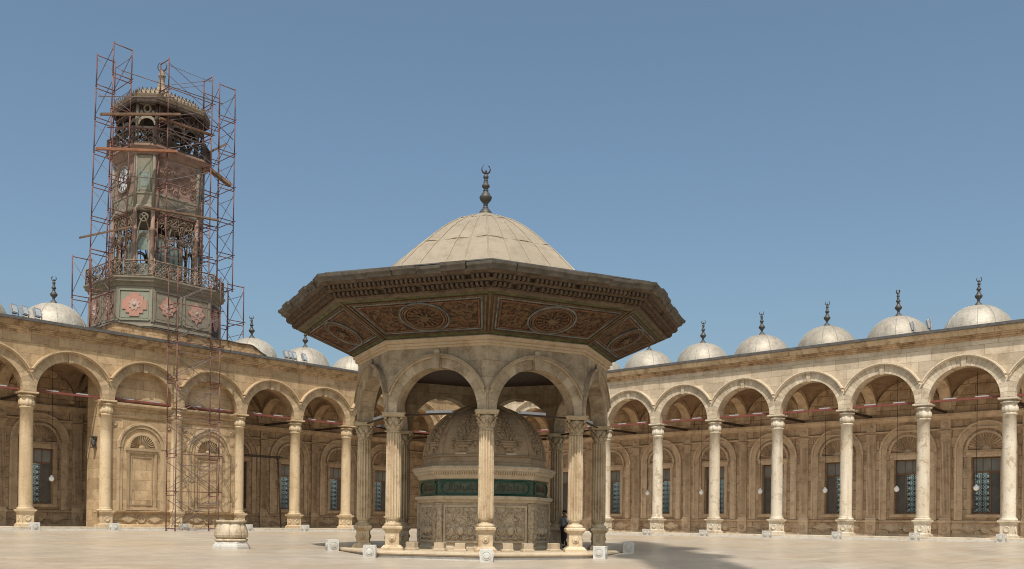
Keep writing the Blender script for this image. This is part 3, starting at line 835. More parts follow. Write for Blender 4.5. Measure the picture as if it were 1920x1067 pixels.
# ------------------------------------------------------------------ carved stone blocks
def blocks():
    def mk(name, s):
        mb = MB(); mb.box(-s,s,-s,s,-.1,2*s)
        o = mb.build(name, M['white'], bevel=.012)
        r = MB()
        for a in range(4):
            q = Matrix.Rotation(a*PI/2, 3, 'Z'); d = MB()
            d.lathe([(.70*s,0),(.69*s,.02),(.62*s,.02),(.58*s,-.0),(.5*s,.0),(.46*s,.03),(.38*s,.035),(.001,.03)], 24)
            d.xf(lambda v: q @ Vector((v.x,-s-v.z+.001,v.y+s))); r.add(d.v, d.f, True)
        r.build('roundel', M['white'], o)
        return o
    G = 'carved white stone blocks'
    KC = Vector((-.29,9.1))*B
    b0 = mk('stone_block', .24)
    spec = [(-84,'white roundel block at the far left corner of the kiosk platform'),
            (-40,'white roundel block at the left front corner of the kiosk platform'),
            (3.5,'white roundel block directly in front of the central fluted column'),
            (48,'white roundel block at the right front corner of the kiosk platform'),
            (92,'white roundel block far right of the kiosk platform, beside the floor shadow')]
    rots = {-84:26, -40:3, 3.5:0, 48:-17, 92:-7}
    for i, (a, lab) in enumerate(spec):
        x = KC.x+6.38*math.sin(R_(a)); y = KC.y-6.38*math.cos(R_(a))
        o = b0 if i == 0 else copy_tree(b0)
        o.location = (x,y,ground(x,y)); o.rotation_euler = (0,0,R_(rots[a])); tag(o, lab, 'stone block', G)
    ordL = ['white block at the foot of the leftmost honey column','white block at the foot of the second honey column, left end of the tower base',
            'white block behind the left scaffold legs under the clock tower','white block partly behind the stone wellhead',
            'white block at the foot of the honey column next right of the clock tower','white block at the foot of the last honey column left of the kiosk']
    ordR = ['white block at the foot of the leftmost pale column, seen just right of the kiosk','white block at the foot of the second pale column right of the kiosk',
            'white block at the foot of the third pale column from the kiosk','white block at the foot of the fourth pale column from the kiosk',
            'white block at the foot of the pale column second from the right edge','white block at the foot of the rightmost pale column']
    for s, arr, ang in (('L', ordL, math.atan2(EL.y,EL.x)), ('R', ordR, math.atan2(ER.y,ER.x))):
        for k, lab in enumerate(arr):
            y = -1.28
            p = loc2(s, k, y)
            o = copy_tree(b0); o.location = (p.x,p.y,0); o.rotation_euler = (0,0,ang); o.scale = (.92,.92,.94); tag(o, lab, 'stone block', G)
blocks()

# ------------------------------------------------------------------ kiosk
KX, KY = -.29*B, 9.1*B
KROT = R_(3.4)
PT = -.42            # top of the platform
kroot = thing('fountain_kiosk', 'octagonal stone kiosk with a cream dome and very wide carved wooden eaves', 'kiosk', (KX, KY, 0), KROT)
def opt(R, i, z=0):   # octagon vertex i (0 = nearest the camera, going right)
    a = -PI/2+i*PI/4
    return Vector((R*math.cos(a), R*math.sin(a), z))
def octa(R, z): return [opt(R, i, z) for i in range(8)]
def oct_rings(mb, prof, cap=True): mb.rings([octa(r, z) for r, z in prof], True, cap, cap)
def face(i, R, u, z, off=0):
    """point on face i (between vertices i and i+1) of circumradius R; u in -1..1 along it, pushed out by off"""
    a = opt(R, i); b = opt(R, i+1); m = (a+b)/2; n = m.normalized(); t = (b-a)/2
    p = m+t*u+n*off; return Vector((p.x, p.y, z))
def platform():
    mb = MB()
    mb.rings([octa(6.0,-.585), octa(6.10,-.57), octa(6.14,-.52), octa(6.12,-.46), octa(6.02,PT), octa(.5,PT)], True, False, True)
    ri = MB(); oct_rings(ri, [(6.04,-1.2),(6.04,-.60),(6.0,-.58)])
    pf = mb.build('kiosk_platform', M['stool'], None, (KX,KY,0), (0,0,KROT)); ri.build('riser', M['white'], pf)
    tag(pf, 'low octagonal marble platform with a rounded edge under the kiosk', 'platform')
platform()

def flute(n, d):
    def f(a): return 1-d*(abs(math.sin(a*n/2))**.5 < .999)*abs(math.cos(a*n/2))**2.5
    return f
def kiosk_column(i):
    r = .30; fl = flute(14, .25)
    sh = MB(); n = 112
    sh.lathe([(r*.78,.72),(r*.9,.80),(r*.98,.83)], n, smooth=True)
    sh.lathe([(r*.99,.83),(r*1.0,.9),(r,2.0),(r*.975,3.4),(r*.95,4.12),(r*.9,4.18)], n, mod=fl, smooth=False)
    # pointed leaf tips at the foot of the flutes
    for j in range(14):
        a = 2*PI*(j+.5)/14; t = Vector((-math.sin(a), math.cos(a), 0)); q = Vector((math.cos(a), math.sin(a), 0))
        sh.add([q*(r*.98)+t*.062+Vector((0,0,.86)), q*(r*.98)-t*.062+Vector((0,0,.86)), q*(r*.80)+Vector((0,0,.70)), q*(r*1.02)+Vector((0,0,.86))], [(0,2,3),(3,2,1)])
    sh.lathe([(r*.70,.56),(r*.72,.64),(r*.80,.72)], 32)
    col = sh.build('column', M['kcol'], kroot)
    p = MB()
    z = PT
    sq = lambda h, zz: [(a*h,b*h,zz) for a,b in ((-1,-1),(1,-1),(1,1),(-1,1))]
    p.rings([sq(.42,z),sq(.42,z+.10),sq(.38,z+.14),sq(.33,z+.20),sq(.27,z+.22),sq(.27,z+.72),sq(.30,z+.74),sq(.37,z+.83),sq(.385,z+.85),sq(.385,z+.92),sq(.34,z+.96)], True, True, True)
    p.lathe([(.33,z+.955),(.34,z+.97),(.34,z+1.02),(.29,z+1.06),(.25,z+1.09)], 24)
    for a in range(4):
        q = Matrix.Rotation(a*PI/2, 3, 'Z'); d = MB()
        d.lathe([(.14,0),(.13,.03),(.09,.035),(.075,.02),(.06,.06),(.001,.08)], 18); d.xf(lambda v: q @ Vector((v.x,-.268-v.z,v.y+z+.47))); p.add(d.v,d.f,True)
    p.build('pedestal', M['kcol'], col)
    c = MB(); z = 4.18
    c.lathe([(.25,z),(.28,z+.03),(.28,z+.06),(.25,z+.08),(.26,z+.2),(.30,z+.42),(.36,z+.58)], 24)
    for tier, (zz, rr, hh, m) in enumerate(((z+.2,.27,.13,8),(z+.38,.32,.13,8))):
        for j in range(m):
            a = 2*PI*(j+.5*tier)/m; q = Vector((math.cos(a), math.sin(a), 0)); t = Vector((-q.y,q.x,0))
            c.oblob(q*rr+Vector((0,0,zz)), t*.085, q*.045, Vector((0,0,hh))+q*.05, 7, 5)
            c.oblob(q*(rr+.065)+Vector((0,0,zz+hh*.85)), t*.06, q*.05, Vector((0,0,.035)), 6, 4)
    for j in range(4):
        a = PI/4+j*PI/2; q = Vector((math.cos(a), math.sin(a), 0))
        c.oblob(q*.43+Vector((0,0,z+.56)), Vector((-q.y,q.x,0))*.05, q*.07, Vector((0,0,.07)), 7, 5)
    pts = []
    for j in range(4):
        a0 = PI/4+j*PI/2
        for k in range(7):
            t = -PI/4+PI/2*k/6; a = a0-PI/4*0+t
            h = .47*(1/max(abs(math.cos(a)),abs(math.sin(a))))
            h = min(h, .60); h *= 1-.10*math.cos((a%(PI/2)-PI/4)*4+PI)*.5-.03
            pts.append((h*math.cos(a), h*math.sin(a)))
    c.rings([[(x*s,y*s,zz) for x,y in pts] for s,zz in ((.86,z+.60),(.94,z+.65),(.96,z+.70),(1,z+.72),(1,z+.76))], True, True, True)
    c.build('capital', M['kcap'], col)
    return col
KR = 5.085
proto = kiosk_column(0)
for i in range(8):
    o = proto if i == 0 else copy_tree(proto, kroot)
    q = opt(KR, i); o.location = (q.x,q.y,0); o.rotation_euler = (0,0,i*PI/4+(PI/4 if i % 2 else 0)-(0 if i % 2 else 0))
KS = 4.94
def kiosk_wall():
    Ro, Rin = KR+.30, KR-.34
    mb = MB(); n = 24; ztop = 7.40
    side = (opt(KR,1)-opt(KR,0)).length/2          # half distance between columns
    r = side-.26
    def strip(R, out):
        hs = (opt(R,1)-opt(R,0)).length/2
        for i in range(8):
            us = [-1]+[-r*math.cos(PI*j/n)/hs for j in range(n+1)]+[1]
            zs = [KS]+[KS+r*math.sin(PI*j/n) for j in range(n+1)]+[KS]
            for a in range(len(us)-1):
                q = [face(i,R,us[a],zs[a]), face(i,R,us[a+1],zs[a+1]), face(i,R,us[a+1],ztop), face(i,R,us[a],ztop)]
                mb.add(q, [(0,1,2,3)] if out else [(3,2,1,0)])
    strip(Ro, True); strip(Rin, False)
    for i in range(8):
        ho = (opt(Ro,1)-opt(Ro,0)).length/2; hi = (opt(Rin,1)-opt(Rin,0)).length/2
        us = [-1]+[-r*math.cos(PI*j/n) for j in range(n+1)]+[1]
        zs = [KS]+[KS+r*math.sin(PI*j/n) for j in range(n+1)]+[KS]
        for a in range(len(us)-1):
            A = [face(i,Ro,(u if abs(u) == 1 and (b in (0,len(us)-1)) else u/ho),z) for b,(u,z) in ((a,(us[a],zs[a])),(a+1,(us[a+1],zs[a+1])))]
            C = [face(i,Rin,(u if abs(u) == 1 and (b in (0,len(us)-1)) else u/hi),z) for b,(u,z) in ((a,(us[a],zs[a])),(a+1,(us[a+1],zs[a+1])))]
            mb.add([A[0],C[0],C[1],A[1]], [(0,1,2,3)])
    mb.build('drum_wall', M['kstone'], kroot)
    # arch mouldings on each face
    apo = Ro*math.cos(PI/8)
    hs = (opt(Ro,1)-opt(Ro,0)).length/2
    first = None
    for i in range(8):
        a = -PI/2+(i+.5)*PI/4
        if first is None:
            rg = ring_mesh(r, r+.44, hs-.03, -.05, .05, 15, .006, True, spr=KS)
            k = MB(); k.lathe([(.13,0),(.12,.05),(.08,.05),(.001,.10)], 14); k.xf(lambda v: Vector((v.x,-.05-v.z,v.y+7.2))); rg.add(k.v,k.f,True)
            rg.prism([(-.14,-.09,KS+r-.06),(.14,-.09,KS+r-.06),(.19,-.09,KS+r+.45),(-.19,-.09,KS+r+.45)], (0,-.10,0))
            first = o = rg.build('arch_ring', M['kring'], kroot)
        else: o = copy_tree(first, kroot)
        o.location = (apo*math.cos(a), apo*math.sin(a), 0); o.rotation_euler = (0,0,a+PI/2)
    c = MB()
    oct_rings(c, [(Ro-.2,7.36),(Ro+.02,7.38),(Ro+.04,7.46),(Ro+.13,7.475),(Ro+.14,7.56),(Ro+.10,7.58),(Ro+.22,7.63),(Ro+.23,7.72),(Ro+.15,7.78),(Ro-.2,7.80)])
    for i in range(8):
        m = 34
        for j in range(m):
            u = -1+2*(j+.5)/m; p = face(i,Ro+.09,u,7.60); t = (opt(1,i+1)-opt(1,i)).normalized(); nn = ((opt(1,i+1)+opt(1,i))/2).normalized()
            c.cbox(p, t*.035, nn*.035, Vector((0,0,.03)))
    c.build('drum_cornice', M['kcorn'], kroot)
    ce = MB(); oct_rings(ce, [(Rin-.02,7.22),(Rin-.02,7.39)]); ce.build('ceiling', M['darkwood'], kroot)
    # tie rods between the capitals with lamp casings
    first = None
    for i in range(8):
        a = -PI/2+(i+.5)*PI/4; ap = KR*math.cos(PI/8)
        if first is None:
            t = MB(); t.tube([(-side+.3,0,KS-.07),(side-.3,0,KS-.07)], .035, 8); first = o = t.build('tie_rod', M['darkwood'], kroot)
            l = MB(); l.box(-.55,.55,-.06,.06,KS-.03,KS+.07); l.build('tube_light', M['tubew'], o)
        else: o = copy_tree(first, kroot)
        o.location = (ap*math.cos(a), ap*math.sin(a), 0); o.rotation_euler = (0,0,a+PI/2)
kiosk_wall()

def spiral(mb, O, U, V, Nn, cx, cy, r, turns, dr, th):
    pts = []; m = int(10*turns)+4
    for j in range(m):
        s = j/(m-1); t = dr*(turns*2*PI*s); q = r*(1-s*.85)
        pts.append(O+U*(cx+q*math.cos(t))+V*(cy+q*math.sin(t))+Nn*th*.4)
    mb.tube(pts, th, 4, rad=[th*(1-.4*j/(m-1)) for j in range(m)])

SZ0, SR0, SZ1, SR1 = 7.79, 5.52, 8.86, 7.86      # soffit: inner and outer edge
def kiosk_eaves():
    # soffit board
    s = MB(); s.rings([octa(SR0,SZ0), octa(SR1,SZ1), octa(SR1,SZ1+.10), octa(SR0,SZ0+.12)], True, False, False); s.build('soffit', M['wood'], kroot)
    for i in range(8):
        ga, gb, gr, go, md, rd = MB(), MB(), MB(), MB(), MB(), MB()
        def P(u, v, off=0.0):     # u -1..1 along, v 0 (inner) .. 1 (outer)
            a = face(i, SR0, u, SZ0); b = face(i, SR1, u, SZ1); p = a.lerp(b, v)
            mid0 = face(i,SR0,0,SZ0); mid1 = face(i,SR1,0,SZ1); rv = (mid1-mid0).normalized(); t = (opt(1,i+1)-opt(1,i)).normalized()
            n = t.cross(rv); n = n if n.z < 0 else -n
            return p+n*off
        mid0 = P(0,0); mid1 = P(0,1); V = (mid1-mid0).normalized(); U = (opt(1,i+1)-opt(1,i)).normalized(); Nn = U.cross(V); Nn = Nn if Nn.z < 0 else -Nn
        def strip(mb, u0, v0, u1, v1, du, dv, off, th):
            q = [P(u0,v0,off), P(u1,v1,off), P(u1+du,v1+dv,off), P(u0+du,v0+dv,off)]
            mb.prism(q, Nn*th)
        def frame(mb, ue, va, vb, w, off, th):
            """ring around the panel: width w in metres"""
            hv = (mid1-mid0).length; wv = w/hv
            def wu(v): return w/((face(i,SR0,1,0)-face(i,SR0,0,0)).length*(1-v)+(face(i,SR1,1,0)-face(i,SR1,0,0)).length*v)
            mb.prism([P(-ue,va,off),P(ue,va,off),P(ue-wu(va),va+wv,off),P(-ue+wu(va),va+wv,off)], Nn*th)
            mb.prism([P(-ue,vb,off),P(ue,vb,off),P(ue-wu(vb),vb-wv,off),P(-ue+wu(vb),vb-wv,off)], Nn*th)
            for sg in (-1,1):
                mb.prism([P(sg*ue,va,off),P(sg*ue,vb,off),P(sg*(ue-wu(vb)),vb-wv,off),P(sg*(ue-wu(va)),va+wv,off)], Nn*th)
        # green band at the wall, fields and frames
        ga.prism([P(-1,.0,.004),P(1,.0,.004),P(1,.075,.004),P(-1,.075,.004)], Nn*.03)
        ga.prism([P(-1,.93,.004),P(1,.93,.004),P(1,.995,.004),P(-1,.995,.004)], Nn*.02)
        frame(go, .955, .10, .915, .07, .004, .06)
        frame(gb, .90, .14, .872, .065, .004, .035)
        frame(rd, .855, .185, .825, .06, .004, .05)
        md.prism([P(-.825,.215,.004),P(.825,.215,.004),P(.825,.80,.004),P(-.825,.80,.004)], Nn*.015)
        C = P(0,.505,0); rx, ry = .78, .80
        def oval(mb, s, th, rise, wd=1):
            mb.tube([C+U*(rx*s*math.cos(2*PI*j/40)*1.22)+V*(ry*s*math.sin(2*PI*j/40))+Nn*rise for j in range(40)], th, 6, True)
        oval(gb, 1.0, .04, .05); oval(rd, .90, .035, .05); oval(go, .80, .045, .06); oval(rd, .68, .03, .05)
        o0 = MB()
        ctr = [C+U*(rx*.95*q*math.cos(2*PI*j/32)*1.22)+V*(ry*.95*q*math.sin(2*PI*j/32))+Nn*(.022+.05*(1-q)) for q in (1,.6,.25) for j in range(32)]
        gr.rings([ctr[0:32],ctr[32:64],ctr[64:96]], True, False, True, True)
        for j in range(16):
            t = 2*PI*j/16; q = Vector(U*math.cos(t)*1.22+V*math.sin(t))
            rd.oblob(C+q*.42+Nn*.07, q*.13, Nn*.035, U*(-math.sin(t))*.045+V*math.cos(t)*.045, 6, 4)
        go.oblob(C+Nn*.1, U*.20, V*.17, Nn*.10, 12, 6)
        for j in range(8):
            t = 2*PI*j/8; q = Vector(U*math.cos(t)+V*math.sin(t)); go.oblob(C+q*.22+Nn*.1, q*.08, Nn*.04, (U*-math.sin(t)+V*math.cos(t))*.05, 6, 4)
        # scrolls to both sides of the medallion
        hw0 = (face(i,SR0,1,0)-face(i,SR0,0,0)).length; hw1 = (face(i,SR1,1,0)-face(i,SR1,0,0)).length
        rnd = random.Random(5)
        for sg in (-1,1):
            for (cx,cy,r,tn,dr) in ((1.42,.62,.22,1.6,1),(1.42,-.48,.2,1.5,-1),(1.75,.30,.2,1.5,-1),(1.42,.05,.16,1.4,1),(1.95,.66,.2,1.6,-1),(1.66,-.12,.16,1.3,1),(2.2,.48,.16,1.3,1),(1.12,.78,.13,1.2,-1),(1.1,-.72,.13,1.2,1),(1.48,-.78,.1,1.2,1),(2.35,.74,.13,1.2,1)):
                v = .505+cy/(mid1-mid0).length
                if cx+r > (hw0*(1-v)+hw1*v)*.825: continue
                spiral(go if rnd.random() < .6 else rd, C, U*sg, V, Nn, cx, cy, r, tn, dr, .03)
        # dentil beading
        for v0 in (.118, .895):
            m = 46; 
            for j in range(m):
                u = (-1+2*(j+.5)/m)*.94; go.cbox(P(u,v0,.075), U*.02, V*.02, Nn*.02)
        # hip rib at the corner
        rb = [P(1,0,.03),P(1,1,.03)]
        go.tube(rb, .045, 6)
        ga.build('green_border', M['greenpaint'], kroot); gb.build('blue_grey_border', M['bluegrey'], kroot); go.build('gilded_carving', M['ochrew'], kroot)
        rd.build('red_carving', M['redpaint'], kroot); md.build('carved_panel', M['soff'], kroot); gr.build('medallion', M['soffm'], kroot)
    # stepped wooden eaves cornice
    e = MB()
    e.rings([octa(r,z) for r,z in ((7.86,8.84),(7.90,8.80),(8.0,8.86),(8.02,8.93),(7.93,8.94),(7.93,9.09),(8.24,9.10),(8.27,9.16),(8.34,9.165),(8.20,9.175),(8.20,9.305),(8.46,9.31),(8.50,9.36),(8.56,9.38),(8.58,9.44),(8.54,9.46),(7.8,9.48),(7.8,8.95))], True, False, False)
    e.build('eaves_cornice', M['wood'], kroot)
    d = MB()
    for i in range(8):
        t = (opt(1,i+1)-opt(1,i)).normalized(); nn = ((opt(1,i+1)+opt(1,i))/2).normalized(); Z = Vector((0,0,1))
        for R, z, m, off in ((8.06,9.01,33,.04),(8.30,9.235,35,.04)):
            for j in range(m):
                if random.random() < .04: continue
                u = -1+2*(j+.5)/m
                p = face(i,R,u,z,off)
                d.cbox(p, t*.05, nn*.14, Z*.06)
                d.oblob(p+Z*-.055+nn*.06, t*.05, nn*.085, Z*.05, 6, 4)
    d.build('eaves_dentil', M['woodr'], kroot)
    # grey boards of the outer lip, warped and chipped
    b = MB(); rnd = random.Random(11)
    for i in range(8):
        m = 7
        for j in range(m):
            u0 = -1+2*j/m; u1 = -1+2*(j+1)/m; dr = rnd.uniform(-.06,.06); dz = rnd.uniform(-.035,.03); g = .003
            rs = []
            for u in (u0+g*(j > 0), u1-g*(j < m-1)):
                ring = []
                for R, z in ((8.46,9.43),(8.62,9.41),(8.68,9.47),(8.70,9.53),(8.80,9.56),(8.83,9.66),(8.46,9.72)):
                    ed = 0 if abs(u) == 1 else dr
                    ring.append(face(i,R,u,z+dz,ed))
                rs.append(ring)
            b.rings(rs, True, True, True)
    b.build('eaves_board', M['woodd'], kroot)
    r = MB(); r.rings([octa(8.5,9.74), octa(8.5,9.78), octa(5.6,10.25), octa(5.4,10.3)], True, False, True); r.build('eaves_roof', M['lead'], kroot)
kiosk_eaves()
DPROF = [(5.3,10.2),(5.25,10.45),(4.9,10.9),(4.45,11.32),(4.04,11.72),(3.6,12.07),(3.03,12.55),(2.61,12.87),(2.17,13.17),(1.55,13.52),(1.09,13.70),(.62,13.90),(.28,14.06)]
def kiosk_dome():
    prof = [(r*.975, z) for r, z in DPROF]
    mb = MB(); mb.rings([octa(r,z) for r,z in prof], True, True, True)
    dm = mb.build('dome', M['kdome'], kroot)
    s = MB()
    for i in range(8):
        for u in (-1,-.5,0,.5):
            q = 11 if u in (-1,) else (8 if u == 0 else 9)
            s.tube([face(i,r,u+(.06*math.sin(i*3+u*7) if u != -1 else 0),z,.012) for r,z in prof[:q+1]], .028, 5)
        for k in (5,9):
            r, z = prof[k]; m = 8
            s.tube([face(i,r,-1+2*j/m,z+.03*math.sin(j*1.7+i),.012) for j in range(m+1)], .018, 5)
    s.build('dome_seam', M['kdome'], dm)
    finial_mesh(1.03).build('finial', M['iron'], dm, loc=(0,0,14.02), rot=(0,0,-KROT))
kiosk_dome()

# ------------------------------------------------------------------ fountain inside the kiosk
froot = thing('ablution_fountain', 'carved marble ablution fountain with a green band and ribbed dome, inside the kiosk', 'fountain', (KX+.08, KY, 0), KROT)
def fountain():
    Rb = 2.78
    b = MB(); z = PT
    oct_rings(b, [(Rb+.16,z),(Rb+.16,z+.10),(Rb+.08,z+.14),(Rb,z+.18),(Rb,1.50),(Rb+.05,1.52)])
    b.build('basin_wall', M['fount'], froot)
    c = MB()
    oct_rings(c, [(Rb+.02,1.50),(Rb+.07,1.54),(Rb+.09,1.60),(Rb+.19,1.66),(Rb+.20,1.78),(Rb-.02,1.80)]); c.build('lower_cornice', M['fcorn'], froot)
    g = MB(); oct_rings(g, [(Rb-.03,1.78),(Rb-.03,2.48)]); g.build('inscription_band', M['darkm'], froot)
    u = MB(); oct_rings(u, [(Rb-.04,2.46),(Rb+.04,2.50),(Rb+.08,2.58),(Rb+.14,2.70),(Rb+.27,2.82),(Rb+.30,2.86),(Rb+.32,2.98),(Rb+.22,3.02),(Rb-.05,3.04)]); 
    for i in range(8):
        t = (opt(1,i+1)-opt(1,i)).normalized(); nn = ((opt(1,i+1)+opt(1,i))/2).normalized()
        for j in range(22):
            q = -1+2*(j+.5)/22
            u.oblob(face(i,Rb+.18,q,2.72,.02), t*.036, nn*.045, Vector((0,0,.10))+nn*.06, 6, 4)
            u.oblob(face(i,Rb+.31,q,2.92,.02), t*.03, nn*.03, Vector((0,0,.03)), 6, 4)
    u.build('upper_cornice', M['fcorn'], froot)
    DP = [(2.70,3.03),(2.70,3.16),(2.62,3.2),(2.62,3.42)]+[(2.60*math.cos(t)**.9, 3.42+2.30*math.sin(t)) for t in [PI/2*j/12 for j in range(0,12)]]+[(.12,5.74)]
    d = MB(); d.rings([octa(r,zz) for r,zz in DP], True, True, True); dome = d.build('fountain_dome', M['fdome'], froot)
    for i in range(8):
        rb = MB()
        rb.tube([opt(r+.01,i,zz) for r,zz in DP[4:-1]], .06, 6)
        rb.tube([opt(r-.02,i,zz)*1.0+Vector((0,0,.01)) for r,zz in DP[4:-1]], .09, 6)
        rb.tube([face(i,2.62,-1,3.45,.03), face(i,2.62,1,3.45,.03)], .05, 6)
        rb.build('dome_rib', M['fdome'], dome)
    def dr(zz):
        for a, q in zip(DP[:-1], DP[1:]):
            if a[1] <= zz <= q[1] and q[1] > a[1]: return a[0]+(q[0]-a[0])*(zz-a[1])/(q[1]-a[1])
        return .2
    first = None
    rnd = random.Random(3)
    for i in range(8):
        vs = MB()
        def D(u, zz, off=.0): # u metres from the face's middle
            r = dr(zz); hs = r*math.sin(PI/8); return face(i, r, u/hs, zz, off)
        t = (opt(1,i+1)-opt(1,i)).normalized()
        def bl(u, zz, su, sz, off=.03, th=.06, rot=0):
            p = D(u,zz,off); up = (D(u,zz+.05)-D(u,zz-.05)).normalized(); n = t.cross(up)
            a = t*math.cos(rot)+up*math.sin(rot); q = up*math.cos(rot)-t*math.sin(rot)
            vs.oblob(p, a*su, n*th, q*sz, 8, 5)
        # vase
        for zz, w, h in ((3.66,.22,.05),(3.73,.12,.06),(3.84,.34,.08),(3.95,.44,.08),(4.04,.46,.05)): bl(0,zz,w,h,.03,.08)
        for s in (-1,1):
            bl(s*.52,3.95,.06,.13); bl(s*.50,4.1,.10,.05); bl(s*.46,3.78,.05,.10,rot=s*.5)
        # flowers
        for zz, wid in ((4.18,.42),(4.32,.48),(4.46,.46),(4.6,.42),(4.74,.38),(4.88,.32),(5.02,.26),(5.16,.18),(5.28,.08)):
            m = max(2, int(wid/.085))
            for j in range(m):
                q = -1+2*(j+.5)/m; bl(q*wid+rnd.uniform(-.03,.03), zz+rnd.uniform(-.03,.03), rnd.uniform(.03,.05), rnd.uniform(.09,.14), .02, .06, -q*1.2+rnd.uniform(-.5,.5))
        vs.build('vase_relief', M['fdome'], dome)
    for i in (7,0):
        for zz in (3.52,):
            pl = MB(); p = face(i,2.62,-.1 if i==7 else .1,zz,.02); t=(opt(1,i+1)-opt(1,i)).normalized(); nn=((opt(1,i+1)+opt(1,i))/2).normalized(); pl.cbox(p, t*.24, nn*.03, Vector((0,0,.045))); pl.build('dome_plaque', M['fcorn'], dome)
    # panels, pilasters, cartouches: one of each, copied round
    hs = Rb*math.sin(PI/8); ap = Rb*math.cos(PI/8)
    protos = []
    fr = MB(); W = hs-.30
    for (x0,x1,z0,z1) in ((-W,-W+.07,-.12,1.40),(W-.07,W,-.12,1.40),(-W+.07,W-.07,1.33,1.40),(-W+.07,W-.07,-.12,-.05)): fr.box(x0,x1,-.06,.01,z0,z1)
    protos.append(('panel_frame', fr, M['fount']))
    pn = MB(); pn.box(-W+.072,W-.072,-.02,.01,-.048,1.328)
    for s in (-1,1):
        for (cx,cz,r,tn,q) in ((.28,1.0,.16,1.5,1),(.5,.75,.15,1.5,-1),(.28,.62,.13,1.4,-1),(.55,1.12,.11,1.3,1),(.56,.42,.1,1.2,1),(.15,1.2,.09,1.2,-1)):
            spiral(pn, Vector((0,-.02,0)), Vector((s,0,0)), Vector((0,0,1)), Vector((0,-1,0)), cx, cz, r, tn, q, .028)
        for j in range(5):
            a = .3+j*.28; pn.oblob((s*(.09+.06*j),-.04,1.16-.02*j*j), (.05,0,.03*s), (0,.03,0), (-.03*s,0,.10), 6, 4)
        pn.tube([(s*.62,-.05,.02),(s*.45,-.06,.10),(s*.25,-.06,.03),(s*.05,-.06,.10)], .035, 6)
        pn.tube([(s*.64,-.05,.10),(s*.45,-.06,.17),(s*.28,-.06,.10),(s*.08,-.06,.16)], .025, 6)
    for j in range(-6,7): pn.oblob((j*.09,-.05,.07+.02*(j%2)), (.05,0,0), (0,.04,0), (0,0,.06), 6, 4)
    protos.append(('carved_panel', pn, M['fcarve']))
    bs = MB()
    for x, r in ((-.40,.15),(0,.19),(.40,.15)):
        bs.oblob((x,-.05,.36), (r*.75,0,0), (0,.12,0), (0,0,r*.95), 14, 8)
        if x: bs.tube([(x+r*1.05*math.cos(2*PI*j/16),-.05,.36+r*1.05*math.sin(2*PI*j/16)) for j in range(16)], .03, 6, True); bs.oblob((x,-.17,.36),(.04,0,0),(0,.04,0),(0,0,.04),8,5)
    protos.append(('spout_boss', bs, M['fount']))
    ct = MB(); cw = hs-.18; ch = .24
    def stad(w, h): return [(w*1-h+h*math.cos(a), h*math.sin(a)) if math.cos(a) >= 0 else (-w+h+h*math.cos(a), h*math.sin(a)) for a in [2*PI*(j+.5)/24 for j in range(24)]]
    rs = [[(x,yy,2.13+zz) for x,zz in stad(cw*1, ch)] for yy in (.0,)]
    A = [(x,-.03,2.13+zz) for x,zz in stad(cw+.05,ch+.05)]; Cc = [(x,-.03,2.13+zz) for x,zz in stad(cw-.0,ch)]
    ct.rings([[(x,.02,z2) for x,_,z2 in A], A, Cc, [(x,.02,z2) for x,_,z2 in Cc]], True, False, False)
    for sx in (-1,1):
        for zz in (1.83,2.43): pass
    ct.box(-hs+.06,hs-.06,-.03,.02,1.82,1.87); ct.box(-hs+.06,hs-.06,-.03,.02,2.40,2.45)
    protos.append(('cartouche', ct, M['greenm']))
    ins = MB(); rnd = random.Random(9)
    x = -cw+.25
    while x < cw-.25:
        h = rnd.uniform(.08,.26); w = rnd.uniform(.06,.14)
        ins.tube([(x,-.002,2.06+rnd.uniform(-.04,.04)),(x+w*.5,-.002,2.02),(x+w,-.002,2.08),(x+w*.9,-.002,2.06+h)], .012, 4); x += w+.05
    protos.append(('faded_script', ins, M['ochrew']))
    for nm, mb, mt in protos:
        f0 = None
        for i in range(8):
            a = -PI/2+(i+.5)*PI/4
            if f0 is None: f0 = o = mb.build(nm, mt, froot)
            else: o = copy_tree(f0, froot)
            o.location = (ap*math.cos(a), ap*math.sin(a), 0); o.rotation_euler = (0,0,a+PI/2)
    # angle pilasters
    f0 = None
    for i in range(8):
        if f0 is None:
            p = MB()
            for s in (-1,1):
                q = Matrix.Rotation(s*PI/8, 3, 'Z'); d = MB(); d.box(-.0 if s > 0 else -.26, .26 if s > 0 else 0, -.09, .02, -.24, 1.50)
                d.box((.03 if s > 0 else -.23), (.23 if s > 0 else -.03), -.12, -.091, .05, 1.40)
                d.xf(lambda v: q @ v + Vector((0,0,0))); p.add(d.v, d.f)
            f0 = o = p.build('angle_pilaster', M['fcarve'], froot)
        else: o = copy_tree(f0, froot)
        q = opt(Rb,i); o.location = (q.x,q.y,0); o.rotation_euler = (0,0,i*PI/4)
fountain()
